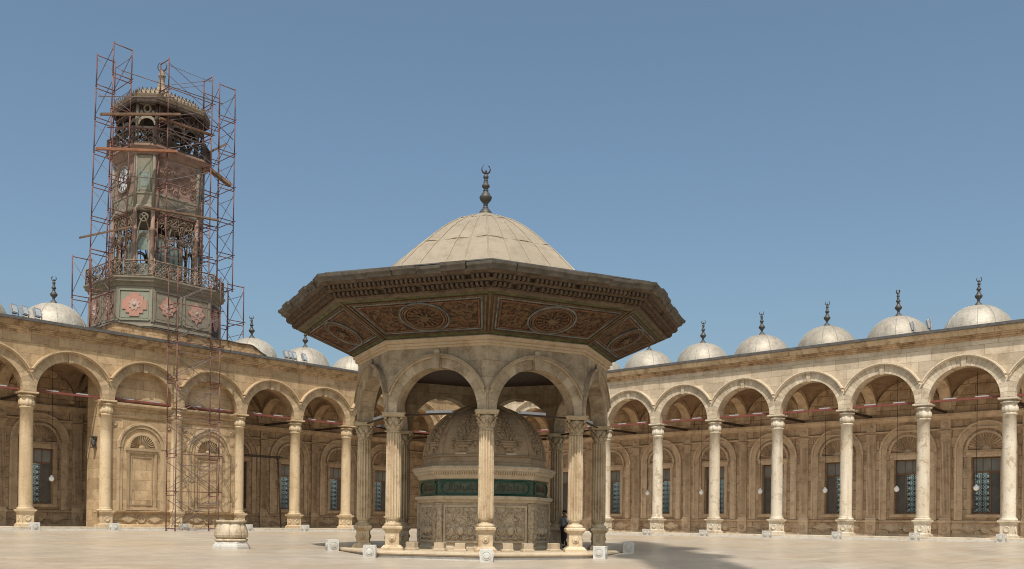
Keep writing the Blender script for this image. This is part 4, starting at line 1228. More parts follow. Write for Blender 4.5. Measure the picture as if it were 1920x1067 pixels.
def stools():
    spots = [(776,'pale stone ablution stool by the left fluted column, leftmost of six'),(832,'pale stone ablution stool at the corner pilaster left of the central column'),(870,'pale stone ablution stool just left of the central column'),
             (955,'pale stone ablution stool just right of the central column'),(992,'pale stone ablution stool at the corner pilaster right of the central column'),(1042,'pale stone ablution stool by the right fluted column, rightmost of six')]
    p0 = None
    for i, (px, lab) in enumerate(spots):
        d = 4.1 if i not in (0,5) else 4.0
        a = math.asin(max(-.99,min(.99,((px-963)/F*(KY-2.9)-KX)/d))); x = KX+d*math.sin(a); y = KY-d*math.cos(a)
        if p0 is None:
            mb = MB(); mb.rings([[(u*w,v*w*.8,z) for u,v in ((-1,-1),(1,-1),(1,1),(-1,1))] for w,z in ((.25,0),(.24,.06),(.20,.09),(.20,.30),(.19,.32))], True, True, True)
            p0 = o = mb.build('stone_stool', M['stool'], bevel=.012)
        else: o = copy_tree(p0)
        o.location = (x,y,PT); o.rotation_euler = (0,0,a*.6+random.uniform(-.08,.08)); tag(o, lab, 'stool', 'stone stools round the fountain')
stools()

# ------------------------------------------------------------------ wellhead
def wellhead():
    Y = 8.85*B; X = (437-963)/F*Y; z = ground(X,Y)
    r = thing('wellhead', 'squat lobed marble wellhead on a stepped base, alone on the open floor', 'wellhead', (X,Y,z), R_(12))
    b = MB(); b.lathe([(.80,-.1),(.80,.09),(.76,.10),(.74,.17),(.70,.19),(.68,.27),(.64,.28)], 8, a0=PI/8, smooth=False); b.build('base', M['white'], r)
    m = MB(); m.lathe([(.60,.28),(.66,.30),(.68,.34),(.66,.39),(.60,.41)], 40)
    m.lathe([(.58,.41),(.67,.47),(.70,.56),(.69,.68),(.65,.82),(.60,.95),(.56,1.04),(.55,1.07)], 96, mod=lambda a: .92+.09*abs(math.sin(a*4))**.45, smooth=False)
    m.build('lobed_body', M['wellm'], r)
    t = MB(); t.lathe([(.54,1.07),(.62,1.09),(.63,1.13),(.62,1.17),(.45,1.17),(.44,1.0)], 40, cap=False); t.lathe([(.44,1.0),(.001,1.0)], 40, cap=False); t.build('rim', M['wellm'], r)
wellhead()
def drain():
    y = 6.75*B; x = -30/F*y; o = MB(); o.box(-.55,.55,-.14,.14,-.02,.008)
    for i in range(12): o.box(-.5+i*.09-.02,-.5+i*.09+.02,-.12,.12,.008,.016)
    tag(o.build('drain_grate', M['iron'], None, (x,y,ground(x,y))), 'dark flat drain grate in the floor before the kiosk', 'drain')
    # ground tilts here, a few mm of grate stand proud
drain()

# ------------------------------------------------------------------ clock tower (stands on the left gallery's roof)
TK, TB = 2.05, .75
tq = loc2('L', TK, TB*B)
TANG = math.atan2(EL.y, EL.x)
troot = thing('clock_tower', 'tall ornate painted clock tower with fretwork balconies rising behind the scaffolding', 'clock tower', (tq.x, tq.y, 11.7), TANG)
troot.rotation_euler = (0, R_(1.0), TANG)
Z0 = 11.7
def ch(H, a, z):   # chamfered square, 8 vertices, starting at front face left end, going right (counter-clockwise)
    z -= Z0
    return [Vector(p) for p in ((-a,-H,z),(a,-H,z),(H,-a,z),(H,a,z),(a,H,z),(-a,H,z),(-H,a,z),(-H,-a,z))]
def tsec(name, prof, mat, cap=(True,True)):
    mb = MB(); mb.rings([ch(H,a,z) for H,a,z in prof], True, cap[0], cap[1]); return mb.build(name, mat, troot)
def tface(H, a, i):
    """centre, along, outward, half length of face i (0 front,1 chamfer front-right ... 7 chamfer front-left)"""
    q = ch(H,a,Z0); p0 = q[i]; p1 = q[(i+1) % 8]; m = (p0+p1)/2; t = (p1-p0); h = t.length/2; t.normalize(); n = Vector((t.y,-t.x,0)); return m, t, n, h
def fretwork(mb, c, t, n, w, z0, z1, cell=.42, th=.028):
    """pierced scroll panel"""
    U = t; V = Vector((0,0,1)); nx = max(1,int(2*w/cell)); nz = max(1,int((z1-z0)/cell+.3))
    for i in range(nx):
        for j in range(nz):
            cx = -w+2*w*(i+.5)/nx; cz = z0+(z1-z0)*(j+.5)/nz; r = min(w/nx, (z1-z0)/nz/2)*.95
            spiral(mb, c, U, V, n, cx, cz, r, 1.5, 1 if (i+j) % 2 else -1, th)
            mb.tube([c+U*(cx-r)+V*(cz-r), c+U*(cx+r)+V*(cz+r)], th*.8, 4)
def clock_tower():
    # painted base
    H, a = 3.50, 1.96
    tsec('base_wall', [(H,a,Z0-.2),(H,a,15.1)], M['tgrey'])
    tsec('base_plinth', [(H+.14,a+.06,Z0+.9),(H+.12,a+.05,Z0+1.02),(H+.03,a+.02,Z0+1.06)], M['tgrey'], (True,True))
    tsec('base_cornice', [(H-.02,a-.01,15.08),(H+.06,a+.03,15.12),(H+.12,a+.05,15.28),(H+.26,a+.11,15.36),(H+.28,a+.12,15.5),(H+.36,a+.15,15.56),(H+.36,a+.15,15.66),(H-.6,a-.3,15.7)], M['tgrey'])
    zm = (13.0+14.9)/2-Z0
    for i in range(8):
        m, t, n, h = tface(H,a,i); up = Vector((0,0,1)); wide = i % 2 == 0
        cs = (-h/2, h/2) if wide else (0,)
        pw = (h/2-.12) if wide else h-.14
        for c0 in cs:
            fr, cr, cl, gp = MB(), MB(), MB(), MB()
            C = m+t*c0+Vector((0,0,zm))
            for s in (-1,1):
                fr.cbox(C+t*s*pw+n*.035, t*.06, n*.035, up*.92); fr.cbox(C+up*s*.92+n*.035, t*(pw-.061), n*.034, up*.06)
            gp.cbox(C+n*.008, t*(pw-.10), n*.012, up*.82)
            q = .72
            poly = [(-.4,1),(-.4,.72),(-.7,.72),(-.7,.42),(-1,.42),(-1,-.42),(-.7,-.42),(-.7,-.72),(-.4,-.72),(-.4,-1),(.4,-1),(.4,-.72),(.7,-.72),(.7,-.42),(1,-.42),(1,.42),(.7,.42),(.7,.72),(.4,.72),(.4,1)]
            if wide: poly = [(0,1),(-.25,.62),(-.62,.55),(-.6,.25),(-1,0),(-.6,-.3),(-.55,-.62),(-.2,-.66),(0,-1),(.2,-.66),(.55,-.62),(.6,-.3),(1,0),(.6,.25),(.62,.55),(.25,.62)]
            cr.prism([C+t*(x*q*pw*(1.1 if not wide else .95))+up*(z*q)+n*.022 for x,z in poly], n*.05)
            s8 = [(.52*math.cos(2*PI*j/24)*(1 if j % 3 else .72), .52*math.sin(2*PI*j/24)*(1 if j % 3 else .72)) for j in range(24)]
            cl.prism([C+t*(x*q*pw)+up*(z*q)+n*.074 for x,z in s8], n*.025)
            cl.oblob(C+n*.11, t*.12, n*.05, up*.12, 10, 6)
            gp.build('panel_field', M['tgreen'] if i == 7 else (M['tpink'] if i == 6 else M['tgrey']), troot)
            fr.build('panel_frame', M['tgreen'] if i == 7 else M['tgrey'], troot)
            cr.build('pink_rosette', M['tcross'] if not wide or i == 0 else M['tpink'], troot); cl.build('rosette_centre', M['tcrossl'], troot)
        for s in (-1,1):
            p = MB(); p.cbox(m+t*s*(h-.05)+n*.03+Vector((0,0,zm-.02)), t*.05, n*.05, up*1.02); p.build('corner_pilaster', M['tgrey'], troot)
    d = MB(); m, t, n, h = tface(H,a,1); d.cbox(m+n*.04+Vector((0,0,zm-.25)), t*(h*.62), n*.03, Vector((0,0,1.15))); d.build('door', M['tdark'], troot)
    # balcony rail
    Hb, ab = H+.22, a+.08
    for i in range(8):
        m, t, n, h = tface(Hb,ab,i); f = MB()
        fretwork(f, m+Vector((0,0,0)), t, n, h, 15.74-Z0, 16.58-Z0, .42, .033)
        f.tube([m-t*h+Vector((0,0,16.66-Z0)), m+t*h+Vector((0,0,16.66-Z0))], .045, 6)
        f.tube([m-t*h+Vector((0,0,15.74-Z0)), m+t*h+Vector((0,0,15.74-Z0))], .035, 6)
        f.tube([m-t*h+Vector((0,0,15.66-Z0)), m-t*h+Vector((0,0,16.8-Z0))], .05, 6)
        f.build('balcony_rail', M['tbrown'], troot)
    # open stage with clustered posts and tracery
    H, a = 2.29, 1.50
    zt0, zt1 = 15.68, 20.4
    tsec('stage_floor', [(H+.3,a+.2,15.66),(H+.3,a+.2,15.80)], M['tgrey'])
    q = ch(H,a,Z0)
    for v in q:
        po = MB(); po.lathe([(.19,15.7-Z0),(.19,15.95-Z0),(.14,16.0-Z0),(.14,18.9-Z0),(.19,18.98-Z0),(.19,19.1-Z0),(.13,19.15-Z0),(.13,20.4-Z0)], 10, (v.x,v.y,0)); po.build('corner_post', M['tpink'], troot)
    for i in range(8):
        m, t, n, h = tface(H,a,i); up = Vector((0,0,1)); narrow = i % 2 == 1
        f = MB()
        nb = 1 if narrow else 3; w = (h-.12)/nb
        for b in range(nb):
            cx = -h+.12+w+2*w*b; r = w-.06; zc = 18.35-Z0
            for rr in (r, r-.10):
                f.tube([m+t*(cx+rr*math.cos(PI*j/12))+up*(zc+rr*1.15*math.sin(PI*j/12)) for j in range(13)], .05, 5)
            for s in (-1,1):
                f.tube([m+t*(cx+s*r)+up*(15.7-Z0), m+t*(cx+s*r)+up*zc], .055, 6)
                f.tube([m+t*(cx+s*r+ -s*r*1.6*(1-math.cos(PI/2*j/8)))+up*(zc+1.6*math.sin(PI/2*j/8)) for j in range(9)], .04, 5)
            f.tube([m+t*(cx+.26*math.cos(2*PI*j/14))+up*(zc+1.45+.26*math.sin(2*PI*j/14)) for j in range(14)], .045, 5, True)
            f.tube([m+t*(cx-.2)+up*(zc+1.27), m+t*(cx+.2)+up*(zc+1.63)], .03, 4); f.tube([m+t*(cx+.2)+up*(zc+1.27), m+t*(cx-.2)+up*(zc+1.63)], .03, 4)
        f.tube([m-t*h+up*(20.3-Z0), m+t*h+up*(20.3-Z0)], .12, 6)
        if not narrow:
            fretwork(f, m, t, n, h-.1, 19.2-Z0, 20.25-Z0, .5, .035)
            for k in range(7):
                cx = -h+.15+(2*h-.3)*k/6; f.tube([m+t*cx+up*(15.7-Z0), m+t*cx+up*(19.2-Z0)], .028, 5)
        f.build('arch_tracery', M['tgrey'] if narrow else M['tbrown'], troot)
        if i in (7,0,6):
            ps = {7: ((0,18.35,h-.2,.62),(0,16.3,h-.2,.55)), 0: ((-h*.66,17.2,h*.27,1.5),(0,17.0,h*.2,1.3)), 6: ((h*.45,17.0,h*.4,1.3),)}[i]
            for cx, cz, hw, hh in ps:
                g = MB(); g.cbox(m+t*cx-n*.05+up*(cz-Z0), t*hw, n*.02, up*hh); g.build('green_glazing', M['tglass'], troot)
    inn = MB(); inn.lathe([(.5,15.7-Z0),(.5,20.4-Z0)], 10); 
    inn.build('inner_stair_shaft', M['tdark'], troot)
    # clock stage
    tsec('clock_stage_wall', [(H,a,20.4),(H,a,23.75),(H+.1,a+.06,23.8),(H+.34,a+.2,24.15),(H+.42,a+.24,24.2),(H+.42,a+.24,24.32)], M['tpink'])
    tsec('clock_stage_band', [(H+.01,a,20.3),(H+.10,a+.05,20.36),(H+.10,a+.05,20.52),(H+.03,a+.01,20.6),(H+.03,a+.01,21.25),(H+.07,a+.04,21.28),(H+.07,a+.04,21.38),(H+.01,a,21.42)], M['tgrey'], (True,True))
    for v in q:
        cp = MB(); cp.lathe([(.12,20.4-Z0),(.12,23.9-Z0)], 8, (v.x*1.005,v.y*1.005,0)); cp.build('corner_shaft', M['tgrey'], troot)
    for i in (7,1,3,5):
        m, t, n, h = tface(H,a,i); up = Vector((0,0,1)); f = MB()
        f.cbox(m+n*.03+up*(22.5-Z0), t*(h-.12), n*.03, up*1.2); nf = f.build('niche_panel', M['tgrey'], troot)
        g = MB(); g.prism([m+n*.065+t*x+up*(z-Z0) for x,z in ((-.3,21.5),(.3,21.5),(.3,22.95),(.22,23.2),(0,23.5),(-.22,23.2),(-.3,22.95))], n*.02)
        g.build('niche_field', M['tgreen'], nf)
        g2 = MB()
        for s in (-1,1): g2.cbox(m+n*.08+t*s*.33+up*(22.2-Z0), t*.04, n*.03, up*.75)
        g2.cbox(m+n*.08+up*(22.62-Z0), t*.29, n*.025, up*.04); g2.cbox(m+n*.095+up*(22.15-Z0), t*.2, n*.008, up*.42); g2.build('niche_moulding', M['tglass'], nf)
    # clock on the left face (and on its opposite)
    for i in (6,2):
        m, t, n, h = tface(H,a,i); up = Vector((0,0,1)); C = m+up*(22.45-Z0)+n*.05
        def disc(mb, r0, r1, y, dz, nn=40):
            mb.rings([[C+t*(r*math.cos(2*PI*j/nn))+up*(r*math.sin(2*PI*j/nn))+n*d for j in range(nn)] for r,d in ((r0,-.08),(r0,y),(r1,y))], True, False, True)
        cf = MB(); disc(cf, .80, .79, .04, 0); clk = cf.build('clock_face', M['clockw'], troot)
        rm = MB(); rm.tube([C+n*.05+t*(.83*math.cos(2*PI*j/36))+up*(.83*math.sin(2*PI*j/36)) for j in range(36)], .055, 6, True); rm.build('clock_rim', M['tgrey'], clk)
        nu = MB()
        rom = ['XII','I','II','III','IIII','V','VI','VII','VIII','IX','X','XI']
        for k in range(12):
            aa = PI/2-k*PI/6; ra = t*math.cos(aa)+up*math.sin(aa); ta = ra.cross(n); s = rom[k]
            wds = {'I':.05,'V':.08,'X':.085}; tot = sum(wds[c0] for c0 in s); x = -tot/2
            for c0 in s:
                w = wds[c0]; xc = x+w/2; P0 = C+n*.048+ra*.58
                if c0 == 'I': nu.cbox(P0+ta*xc, ta*.013, n*.004, ra*.10)
                elif c0 == 'V':
                    nu.tube([P0+ta*(xc-.03)+ra*.1, P0+ta*xc-ra*.1, P0+ta*(xc+.03)+ra*.1], .012, 4)
                else:
                    nu.tube([P0+ta*(xc-.03)+ra*.1, P0+ta*(xc+.03)-ra*.1], .012, 4); nu.tube([P0+ta*(xc+.03)+ra*.1, P0+ta*(xc-.03)-ra*.1], .012, 4)
                x += w
        nu.tube([C+n*.048+t*(.72*math.cos(2*PI*j/36))+up*(.72*math.sin(2*PI*j/36)) for j in range(36)], .012, 4, True)
        nu.tube([C+n*.048+t*(.44*math.cos(2*PI*j/36))+up*(.44*math.sin(2*PI*j/36)) for j in range(36)], .010, 4, True)
        nu.build('clock_numerals', M['black'], clk)
        hd = MB()
        for aa, ln in ((R_(100),.58),(R_(60),.40)):
            ra = t*math.cos(aa)+up*math.sin(aa); hd.tube([C+n*.07-ra*.1, C+n*.07+ra*ln], .022, 5)
        hd.build('clock_hands', M['black'], clk)
    # faded ornament on the broad front wall
    for i in (0,2,4):
        m, t, n, h = tface(H,a,i); f = MB(); up = Vector((0,0,1))
        for cx, cz, r, dr in ((-.55,.45,.34,1),(.55,.45,.34,-1),(-.55,-.45,.34,-1),(.55,-.45,.34,1),(0,.8,.22,1),(0,-.8,.22,-1),(-1.1,0,.28,1),(1.1,0,.28,-1),(-1.1,.8,.2,1),(1.1,.8,.2,-1),(0,0,.3,1),(-1.1,-.8,.2,-1),(1.1,-.8,.2,1)):
            spiral(f, m+up*(22.55-Z0), t, up, n, cx, cz, r, 1.6, dr, .045)
        f.build('wall_ornament', M['tpink'], troot)
    # upper balcony and open lantern
    Hb, ab = H+.36, a+.22
    for i in range(8):
        m, t, n, h = tface(Hb,ab,i); f = MB(); up = Vector((0,0,1))
        fretwork(f, m, t, n, h, 24.36-Z0, 25.3-Z0, .42, .045)
        for zz in (24.36,25.34): f.cbox(m+up*(zz-Z0), t*h, n*.05, up*.06)
        f.cbox(m-t*h+up*(24.85-Z0), t*.09, n*.09, up*.55)
        if i in (0,1): f.cbox(m+up*(24.6-Z0)+t*h*(-.55 if i == 0 else 0), t*h*(.4 if i == 0 else .9), n*.03, up*.25)
        f.build('upper_rail', M['tdark'], troot)
    Hl, al = 2.25, 1.40
    ql = ch(Hl,al,Z0)
    for i in range(8):
        m, t, n, h = tface(Hl,al,i); f = MB(); up = Vector((0,0,1)); nb = 1 if i % 2 else 3; w = h/nb
        f.lathe([(.15,24.3-Z0),(.15,24.6-Z0),(.11,24.65-Z0),(.11,25.95-Z0),(.16,26.0-Z0),(.16,26.15-Z0),(.11,26.2-Z0),(.11,27.3-Z0)], 8, (ql[i].x,ql[i].y,0))
        for b in range(nb):
            cx = -h+w+2*w*b
            f.tube([m+t*(cx-w)+up*(24.3-Z0), m+t*(cx-w)+up*(27.2-Z0)], .08, 6)
            # fret plate with an arched opening and a round one above it
            R0 = w-.14; zc = 25.7-Z0
            for j in range(12):
                t0, t1 = PI*j/12, PI*(j+1)/12
                f.prism([m+t*(cx+R0*math.cos(t0))+up*(zc+R0*.9*math.sin(t0)), m+t*(cx+R0*math.cos(t1))+up*(zc+R0*.9*math.sin(t1)), m+t*(cx+(R0+.14)*math.cos(t1))+up*(zc+(R0*.9+.2)*math.sin(t1)), m+t*(cx+(R0+.14)*math.cos(t0))+up*(zc+(R0*.9+.2)*math.sin(t0))], n*.08)
            f.tube([m+t*(cx+.2*math.cos(2*PI*j/12))+up*(26.75-Z0+.24*math.sin(2*PI*j/12)) for j in range(12)], .07, 5, True)
            for s in (-1,1): f.oblob(m+t*(cx+s*w*.6)+up*(26.5-Z0), t*.12, n*.05, up*.2, 6, 4)
        f.cbox(m+up*(27.15-Z0), t*h, n*.07, up*.14)
        f.build('lantern_arch', M['tgrey'] if i == 7 else M['tdark'], troot)
    tsec('lantern_core', [(.9,.5,24.3),(.9,.5,27.3)], M['tdark'])
    # deep eaves, fringe and roof
    tsec('eaves', [(2.1,1.3,27.25),(2.42,1.5,27.0),(2.58,1.6,26.95),(2.62,1.62,27.05),(2.62,1.62,27.45),(2.4,1.5,27.5)], M['tdark'])
    tsec('eaves_band', [(2.605,1.61,27.2),(2.64,1.63,27.22),(2.66,1.64,27.5),(2.58,1.6,27.56)], M['troof'])
    tsec('roof', [(2.57,1.6,27.5),(2.1,1.3,28.0),(1.6,1.0,28.35),(.9,.5,28.55),(.6,.33,28.6)], M['troofp'])
    for hh, aa, zz, hi in ((2.58,1.6,27.5,.24),(2.05,1.26,28.05,.17)):
        for i in range(8):
            cr = MB(); m, t, n, h = tface(hh,aa,i); k = max(4,int(h*2/.24))
            for j in range(k):
                p = m+t*(-h+2*h*(j+.5)/k)+Vector((0,0,zz-Z0))
                cr.tube([p-t*.08, p+Vector((0,0,hi*.45))-t*.03, p+Vector((0,0,hi))+n*.05, p+Vector((0,0,hi*.4))+t*.04, p+t*.08], .03, 4)
            cr.build('roof_cresting', M['troof'], troot)
    fm = MB(); fm.lathe([(.85,28.5-Z0),(.72,28.75-Z0),(.46,29.0-Z0),(.28,29.25-Z0),(.2,29.6-Z0),(.17,29.95-Z0),(.22,30.0-Z0),(.24,30.12-Z0),(.15,30.2-Z0),(.17,30.3-Z0),(.05,30.42-Z0)], 16); fin = fm.build('roof_spirelet', M['troofp'], troot)
    c2 = MB(); crescent(c2, (0,0,30.68-Z0), .33, (.67,-.74,0), .035); c2.build('crescent', M['iron'], fin)
clock_tower()

# ------------------------------------------------------------------ scaffolding
def scaffold(label, pts, z0, lean=0.0, n=7, h=2.2, mat='rust', lowmix=None, braces=True, mat2=None, drop=()):
    """pts: two frames, each ((k,b),(k,b)) in bays of the left arcade; n frames high"""
    A = [[loc2('L', k, b*B) for k, b in fr] for fr in pts]
    c = (A[0][0]+A[0][1]+A[1][0]+A[1][1])/4
    root = thing('scaffold_tower', label, 'scaffolding', (c.x, c.y, z0), 0, 'scaffolding round the clock tower')
    if lean: root.rotation_euler = (Matrix.Rotation(lean, 4, Vector((-EL.y, EL.x, 0)))).to_euler()
    W = [[Vector((q.x-c.x, q.y-c.y, 0)) for q in fr] for fr in A]
    r = .038
    for fi, fr in enumerate(W):
        a, b = fr; proto = None
        for lv in range(n):
            if (fi, lv) in drop: continue
            if proto is None:
                f = MB(); Z = lambda z: Vector((0,0,z))
                f.tube([a+Z(.0), a+Z(h-.02)], r, 6); f.tube([b+Z(.0), b+Z(h-.02)], r, 6)
                f.tube([a+Z(h-.12), b+Z(h-.12)], r*.85, 6); f.tube([a+Z(.14), b+Z(.14)], r*.85, 6)
                f.tube([a+Z(-.03), a+Z(.06)], r*1.5, 6); f.tube([b+Z(-.03), b+Z(.06)], r*1.5, 6)
                proto = o = f.build('upright_frame', M[mat], root)
            else: o = copy_tree(proto, root)
            o.location = (0,0,lv*h)
            if mat2 and lv < 2 and fi == 0:
                pass
    led = []
    def ledger(a, b, lv):
        if not led:
            f = MB(); u = (b-a).normalized()*.25; f.tube([a-u+Vector((0,0,.10)), b+u+Vector((0,0,.13))], .028, 6); led.append(f.build('ledger_pole', M['rust'], root)); return
        o = copy_tree(led[0], root); o.location = (0,0,lv*h)
    if braces:
        proto = [None, None]
        for lv in range(n):
            for side in (0,1):
                a, b = W[0][side], W[1][side]
                if side == 1: ledger(a, b, lv)
                if proto[side] is None:
                    f = MB(); Z = lambda z: Vector((0,0,z))
                    f.tube([a+Z(.25), b+Z(h-.35)], .02, 5); f.tube([b+Z(.25), a+Z(h-.35)], .02, 5)
                    if side == 1: f.tube([a+Z(h*.75), b+Z(h*.75)], .018, 5)
                    proto[side] = o = f.build('cross_brace', M['steel'], root)
                else: o = copy_tree(proto[side], root)
                o.location = (0,0,lv*h)
    return root
LEAN = R_(1.0)
scaffold('tall scaffold tower from the floor up the front of the clock tower base', [((1.755,-.22),(1.755,-.47)), ((2.40,-.22),(2.40,-.47))], .02, 0, 7, 2.3, 'rust')
scaffold('upper scaffold tower in front of the clock stage, topped beside the crescent', [((1.80,.22),(1.80,-.02)), ((2.47,.22),(2.47,-.02))], 15.7, R_(.5), 7, 2.0, 'rust')
scaffold('tallest scaffold tower, at the left face of the clock tower', [((1.10,.78),(1.36,.78)), ((1.10,.27),(1.36,.27))], 15.4, R_(1.4), 7, 2.09, 'rust')
scaffold('scaffold tower at the right face of the clock tower beside open sky', [((2.93,1.0),(3.20,1.0)), ((2.93,.55),(3.20,.55))], 16.6, R_(.25), 6, 2.35, 'rust')
scaffold('short scaffold tower on the roof at the far left of the clock tower', [((.87,.78),(1.13,.78)), ((.87,.22),(1.13,.22))], 11.75, 0, 2, 2.65, 'rust')
scaffold('short scaffold tower on the roof at the right foot of the clock tower', [((3.12,1.0),(3.40,1.0)), ((3.12,.55),(3.40,.55))], 11.75, 0, 2, 2.7, 'rust')

def on_plane(px, py, b):
    """point of the vertical plane b bays behind the left arcade seen at that place"""
    k = 2.0
    for _ in range(6):
        p = loc2('L', k, b*B); z = z_at('L', k, b*B, py); k = k_at('L', px, b*B, z)
    p = loc2('L', k, b*B); return Vector((p.x, p.y, z_at('L', k, b*B, py)))
def plank(name, label, a, b, mat, w=.13, t=.035, group='planks and poles on the scaffolding'):
    d = b-a; L = d.length; u = d.normalized(); s = Vector((-EL.y, EL.x, 0)); s = (s-u*s.dot(u)).normalized(); up = u.cross(s)
    mb = MB(); 
    if name == 'scaffold_plank': mb.cbox((0,0,0), u*L/2, s*w, up*t)
    else: mb.tube([-u*L/2, u*L/2], t, 6)
    tag(mb.build(name, M[mat], None, (a+b)/2), label, 'plank' if name == 'scaffold_plank' else 'pole', group)
plank('scaffold_plank','brown plank across the lantern arches just under the tower eaves', on_plane(189,214,-.05), on_plane(337,214.5,-.05), 'plank', t=.06)
plank('scaffold_plank','bright reddish plank across the foot of the upper balcony', on_plane(181,278.5,-.04), on_plane(331,284,-.04), 'plankr', t=.07)
plank('scaffold_plank','grey brown plank sticking out to the left, low on the tower', on_plane(150,445.5,.2), on_plane(246,425,.2), 'plank', t=.05)
plank('scaffold_plank','long thin plank sloping across the front under the clock stage', on_plane(267,388,.0), on_plane(409,413,.0), 'plank', t=.05)
plank('scaffold_plank','plank sloping down to the right in front of the upper balcony', on_plane(300,222,.05), on_plane(399,254,.05), 'plank', t=.05)
plank('scaffold_plank','short plank tilted up to the right of the upper balcony', on_plane(388,288,.6), on_plane(422,271,.6), 'plank', w=.16, t=.07)
plank('scaffold_plank','broad plank hanging steeply down at the right of the clock stage', on_plane(369,299,.3), on_plane(432,348,.3), 'plank', w=.18, t=.09)
plank('scaffold_pole','long thin pole running down across the tower roof to the right', on_plane(228,132,.05), on_plane(418,195,.05), 'steel', t=.028)
plank('scaffold_pole','thin pole crossing the roof edge on the left', on_plane(184,180,.1), on_plane(327,183,-.1), 'steel', t=.03)
plank('scaffold_pole','reddish pole level across the upper rail', on_plane(201,239,.02), on_plane(318,241.5,.02), 'rust', t=.03)
plank('scaffold_pole','dark pole falling steeply into the sky right of the lantern', on_plane(391,216,.3), on_plane(437,262,.3), 'steel', t=.03)
plank('scaffold_pole','thin pole crossing the white clock face', on_plane(226,328,-.1), on_plane(312,337,-.1), 'steel', t=.028)

# ------------------------------------------------------------------ person at the back right of the kiosk
def person():
    X = .545*B; Y = 9.86*B
    root = thing('person', 'person in a grey blue shirt and dark trousers standing behind the right fluted column', 'person', (X,Y,PT), R_(-60))
    V = [(0,0,.95),(0,.0,1.12),(0,0,1.32),(0,.01,1.45),(0,-.01,1.53),(0,-.03,1.62),(0,-.025,1.70),
         (-.17,0,1.42),(-.23,.02,1.16),(-.22,-.08,.93),(-.21,-.11,.84),
         (.17,0,1.42),(.23,.02,1.16),(.22,-.08,.93),(.21,-.11,.84),
         (-.10,0,.90),(-.11,-.02,.50),(-.11,.02,.10),(-.12,-.10,.035),
         (.10,0,.90),(.11,.01,.50),(.12,.05,.10),(.13,-.07,.035)]
    Ed = [(0,1),(1,2),(2,3),(3,4),(4,5),(5,6),(3,7),(7,8),(8,9),(9,10),(3,11),(11,12),(12,13),(13,14),(0,15),(15,16),(16,17),(17,18),(0,19),(19,20),(20,21),(21,22)]
    Rd = [.14,.13,.15,.11,.055,.095,.085,.07,.05,.036,.04,.07,.05,.036,.04,.095,.062,.042,.04,.095,.062,.042,.04]
    me = bpy.data.meshes.new('body'); me.from_pydata(V, Ed, []); o = bpy.data.objects.new('body', me); COL.objects.link(o); o.parent = root
    sk = o.modifiers.new('skin','SKIN'); sk.use_smooth_shade = True
    for i, r in enumerate(Rd): me.skin_vertices[0].data[i].radius = (r, r*.8 if i in (0,1,2,3) else r)
    me.skin_vertices[0].data[0].use_root = True
    ss = o.modifiers.new('sub','SUBSURF'); ss.levels = 2; ss.render_levels = 2
    me.materials.append(M['skin'])
    for nm, idx, ed, grow, mat in (('shirt',[0,1,2,3,7,8,11,12],[(0,1),(1,2),(2,3),(3,4),(4,5),(3,6),(6,7)],.022,'shirt'),
                                   ('trousers',[0,15,16,17,19,20,21],[(0,1),(1,2),(2,3),(0,4),(4,5),(5,6)],.025,'trous')):
        m2 = bpy.data.meshes.new(nm); vv = [list(V[i]) for i in idx]
        if nm == 'trousers': vv[0][2] = .97
        m2.from_pydata(vv, ed, []); c = bpy.data.objects.new(nm, m2); COL.objects.link(c); c.parent = root
        s2 = c.modifiers.new('skin','SKIN'); s2.use_smooth_shade = True
        for j, i in enumerate(idx):
            r = Rd[i]+grow; m2.skin_vertices[0].data[j].radius = (r, r*.8 if i in (0,1,2,3) else r)
        m2.skin_vertices[0].data[0].use_root = True
        s3 = c.modifiers.new('sub','SUBSURF'); s3.levels = 2; s3.render_levels = 2
        m2.materials.append(M[mat])
    h = MB(); h.blob((0,0,1.69),(.095,.11,.095),14,9); h.xf(lambda v: v if v.z > 1.665 or v.y > .0 else Vector((v.x,v.y*.5,1.665))); h.build('hair', M['hair'], root)
    f = MB(); f.oblob((0,-.125,1.625),(.016,0,0),(0,.02,0),(0,0,.022),8,5)
    for s in (-1,1): f.oblob((s*.095,-.02,1.62),(.012,0,0),(0,.022,0),(0,0,.032),8,5)
    f.build('face_features', M['skin'], root)
    for s in (-1,1):
        hd = MB(); bx, by, bz = s*.21,-.115,.83
        hd.oblob((bx,by,bz-.035),(.018,0,0),(0,.042,0),(0,0,.05),8,6)
        for j in range(4):
            yy = by-.03+j*.02; ln = (.06,.072,.068,.052)[j]
            hd.tube([(bx,yy,bz-.07),(bx-s*.004,yy,bz-.07-ln*.5),(bx-s*.016,yy+.004,bz-.07-ln)], .009, 6)
        hd.tube([(bx,by-.035,bz-.02),(bx-s*.008,by-.062,bz-.05),(bx-s*.014,by-.066,bz-.085)], .010, 6)
        hd.build('hand', M['skin'], root)
        sh = MB(); sx = s*.12; sy = -.05 if s < 0 else -.02
        sh.oblob((sx,sy-.03,.04),(.05,0,0),(0,.14,0),(0,0,.045),10,6); sh.build('shoe', M['black'], root)
person()

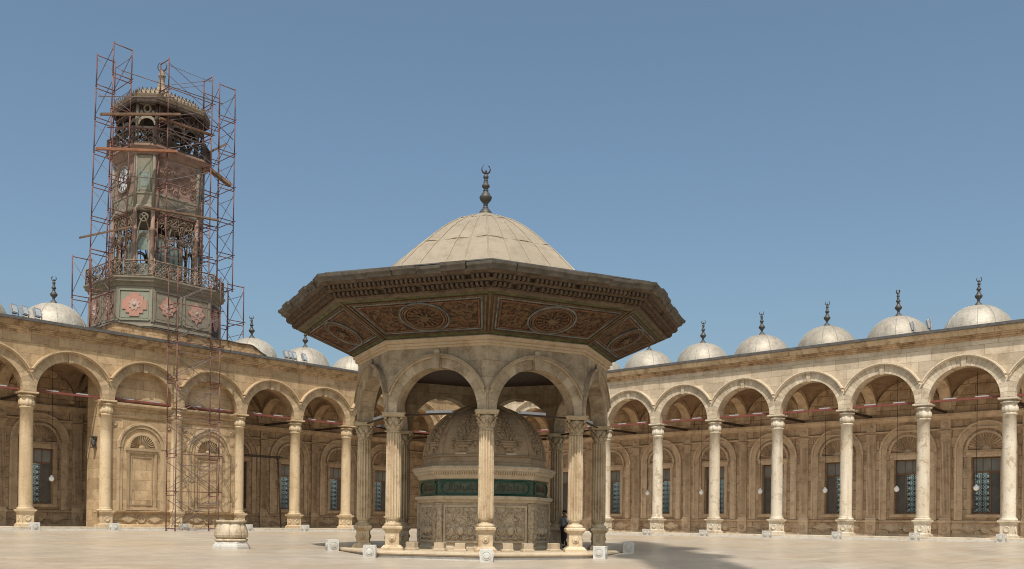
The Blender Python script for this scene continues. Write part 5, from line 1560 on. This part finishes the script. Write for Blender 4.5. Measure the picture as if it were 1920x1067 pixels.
# ------------------------------------------------------------------ minaret behind the viewpoint, whose shadow lies on the floor
def minaret():
    sx, sy = SUNH
    Ht = 105.0; tip = Vector((1.57*B, 12.6*B)); zt = ground(tip.x, tip.y)
    L = (Ht-zt)/math.tan(SUNE)
    bx, by = tip.x+sx*L, tip.y+sy*L
    root = thing('minaret', 'tall slender pencil minaret behind the viewpoint, casting the long floor shadow', 'minaret', (bx,by,ground(bx,by)-.2))
    s = MB(); s.lathe([(2.6,0),(2.6,24),(1.75,28),(1.6,60),(1.55,73.2)], 24); s.lathe([(1.52,75.5),(1.45,85.2)], 24); s.lathe([(1.25,87.5),(1.15,95)], 24); s.build('shaft', M['kstone'], root)
    for z in (74.0,86.0):
        b = MB(); b.lathe([(1.5,z-1.4),(2.1,z-.4),(2.4,z),(2.4,z+1.1),(2.3,z+1.1),(2.3,z+.1),(1.3,z+.1)], 24, smooth=False, cap=False); b.build('balcony', M['kstone'], root)
    c = MB(); c.lathe([(1.3,95),(1.35,95.4),(1.1,97),(.5,102),(.15,104.4),(.1,105.2)], 24); c.build('spire', M['lead'], root)
SUNE = R_(59.5)
_h = Vector((-.035,-.999)).normalized(); SUNH = (_h.x, _h.y)
minaret()

# ------------------------------------------------------------------ light, sky, camera
w = bpy.data.worlds.new('World'); SC.world = w; w.use_nodes = True
nt = w.node_tree; bg = nt.nodes['Background']
sky = nt.nodes.new('ShaderNodeTexSky'); sky.sky_type = 'NISHITA'; sky.sun_disc = False
sky.sun_elevation = SUNE; sky.sun_rotation = math.atan2(SUNH[0], SUNH[1])
sky.air_density = 1.0; sky.dust_density = 4.2; sky.ozone_density = 1.5; sky.altitude = 100
tint = mix(nt, 1.0, sky.outputs[0], (.93,1.035,.99), 'MULTIPLY'); hs = N(nt, 'ShaderNodeHueSaturation'); hs.inputs['Saturation'].default_value = .98; nt.links.new(tint, hs.inputs['Color']); nt.links.new(hs.outputs[0], bg.inputs[0]); bg.inputs[1].default_value = .158
sd = bpy.data.lights.new('sun', 'SUN'); sd.energy = 5.0; sd.angle = R_(.53); sd.color = (1,.945,.87)
so = bpy.data.objects.new('sun', sd); COL.objects.link(so)
dirv = Vector((SUNH[0]*math.cos(SUNE), SUNH[1]*math.cos(SUNE), math.sin(SUNE)))
so.rotation_euler = dirv.to_track_quat('Z','Y').to_euler(); so.location = (0,-20,60)
cam = bpy.data.cameras.new('camera'); co = bpy.data.objects.new('camera', cam); COL.objects.link(co)
cam.sensor_width = 36; cam.lens = 36*F/1920; cam.shift_y = (984-533.5)/1920; cam.clip_end = 8000; cam.clip_start = .1
co.matrix_world = Matrix.Translation((0,0,EYE)) @ Matrix.Rotation(PI/2,4,'X') @ Matrix.Rotation(.0118,4,'Z')
SC.camera = co
SC.cycles.pixel_filter_type = 'BLACKMAN_HARRIS'; SC.cycles.filter_width = 1.05
vs = SC.view_settings; vs.view_transform = 'Standard'; vs.look = 'None'; vs.exposure = -.2; vs.gamma = 1
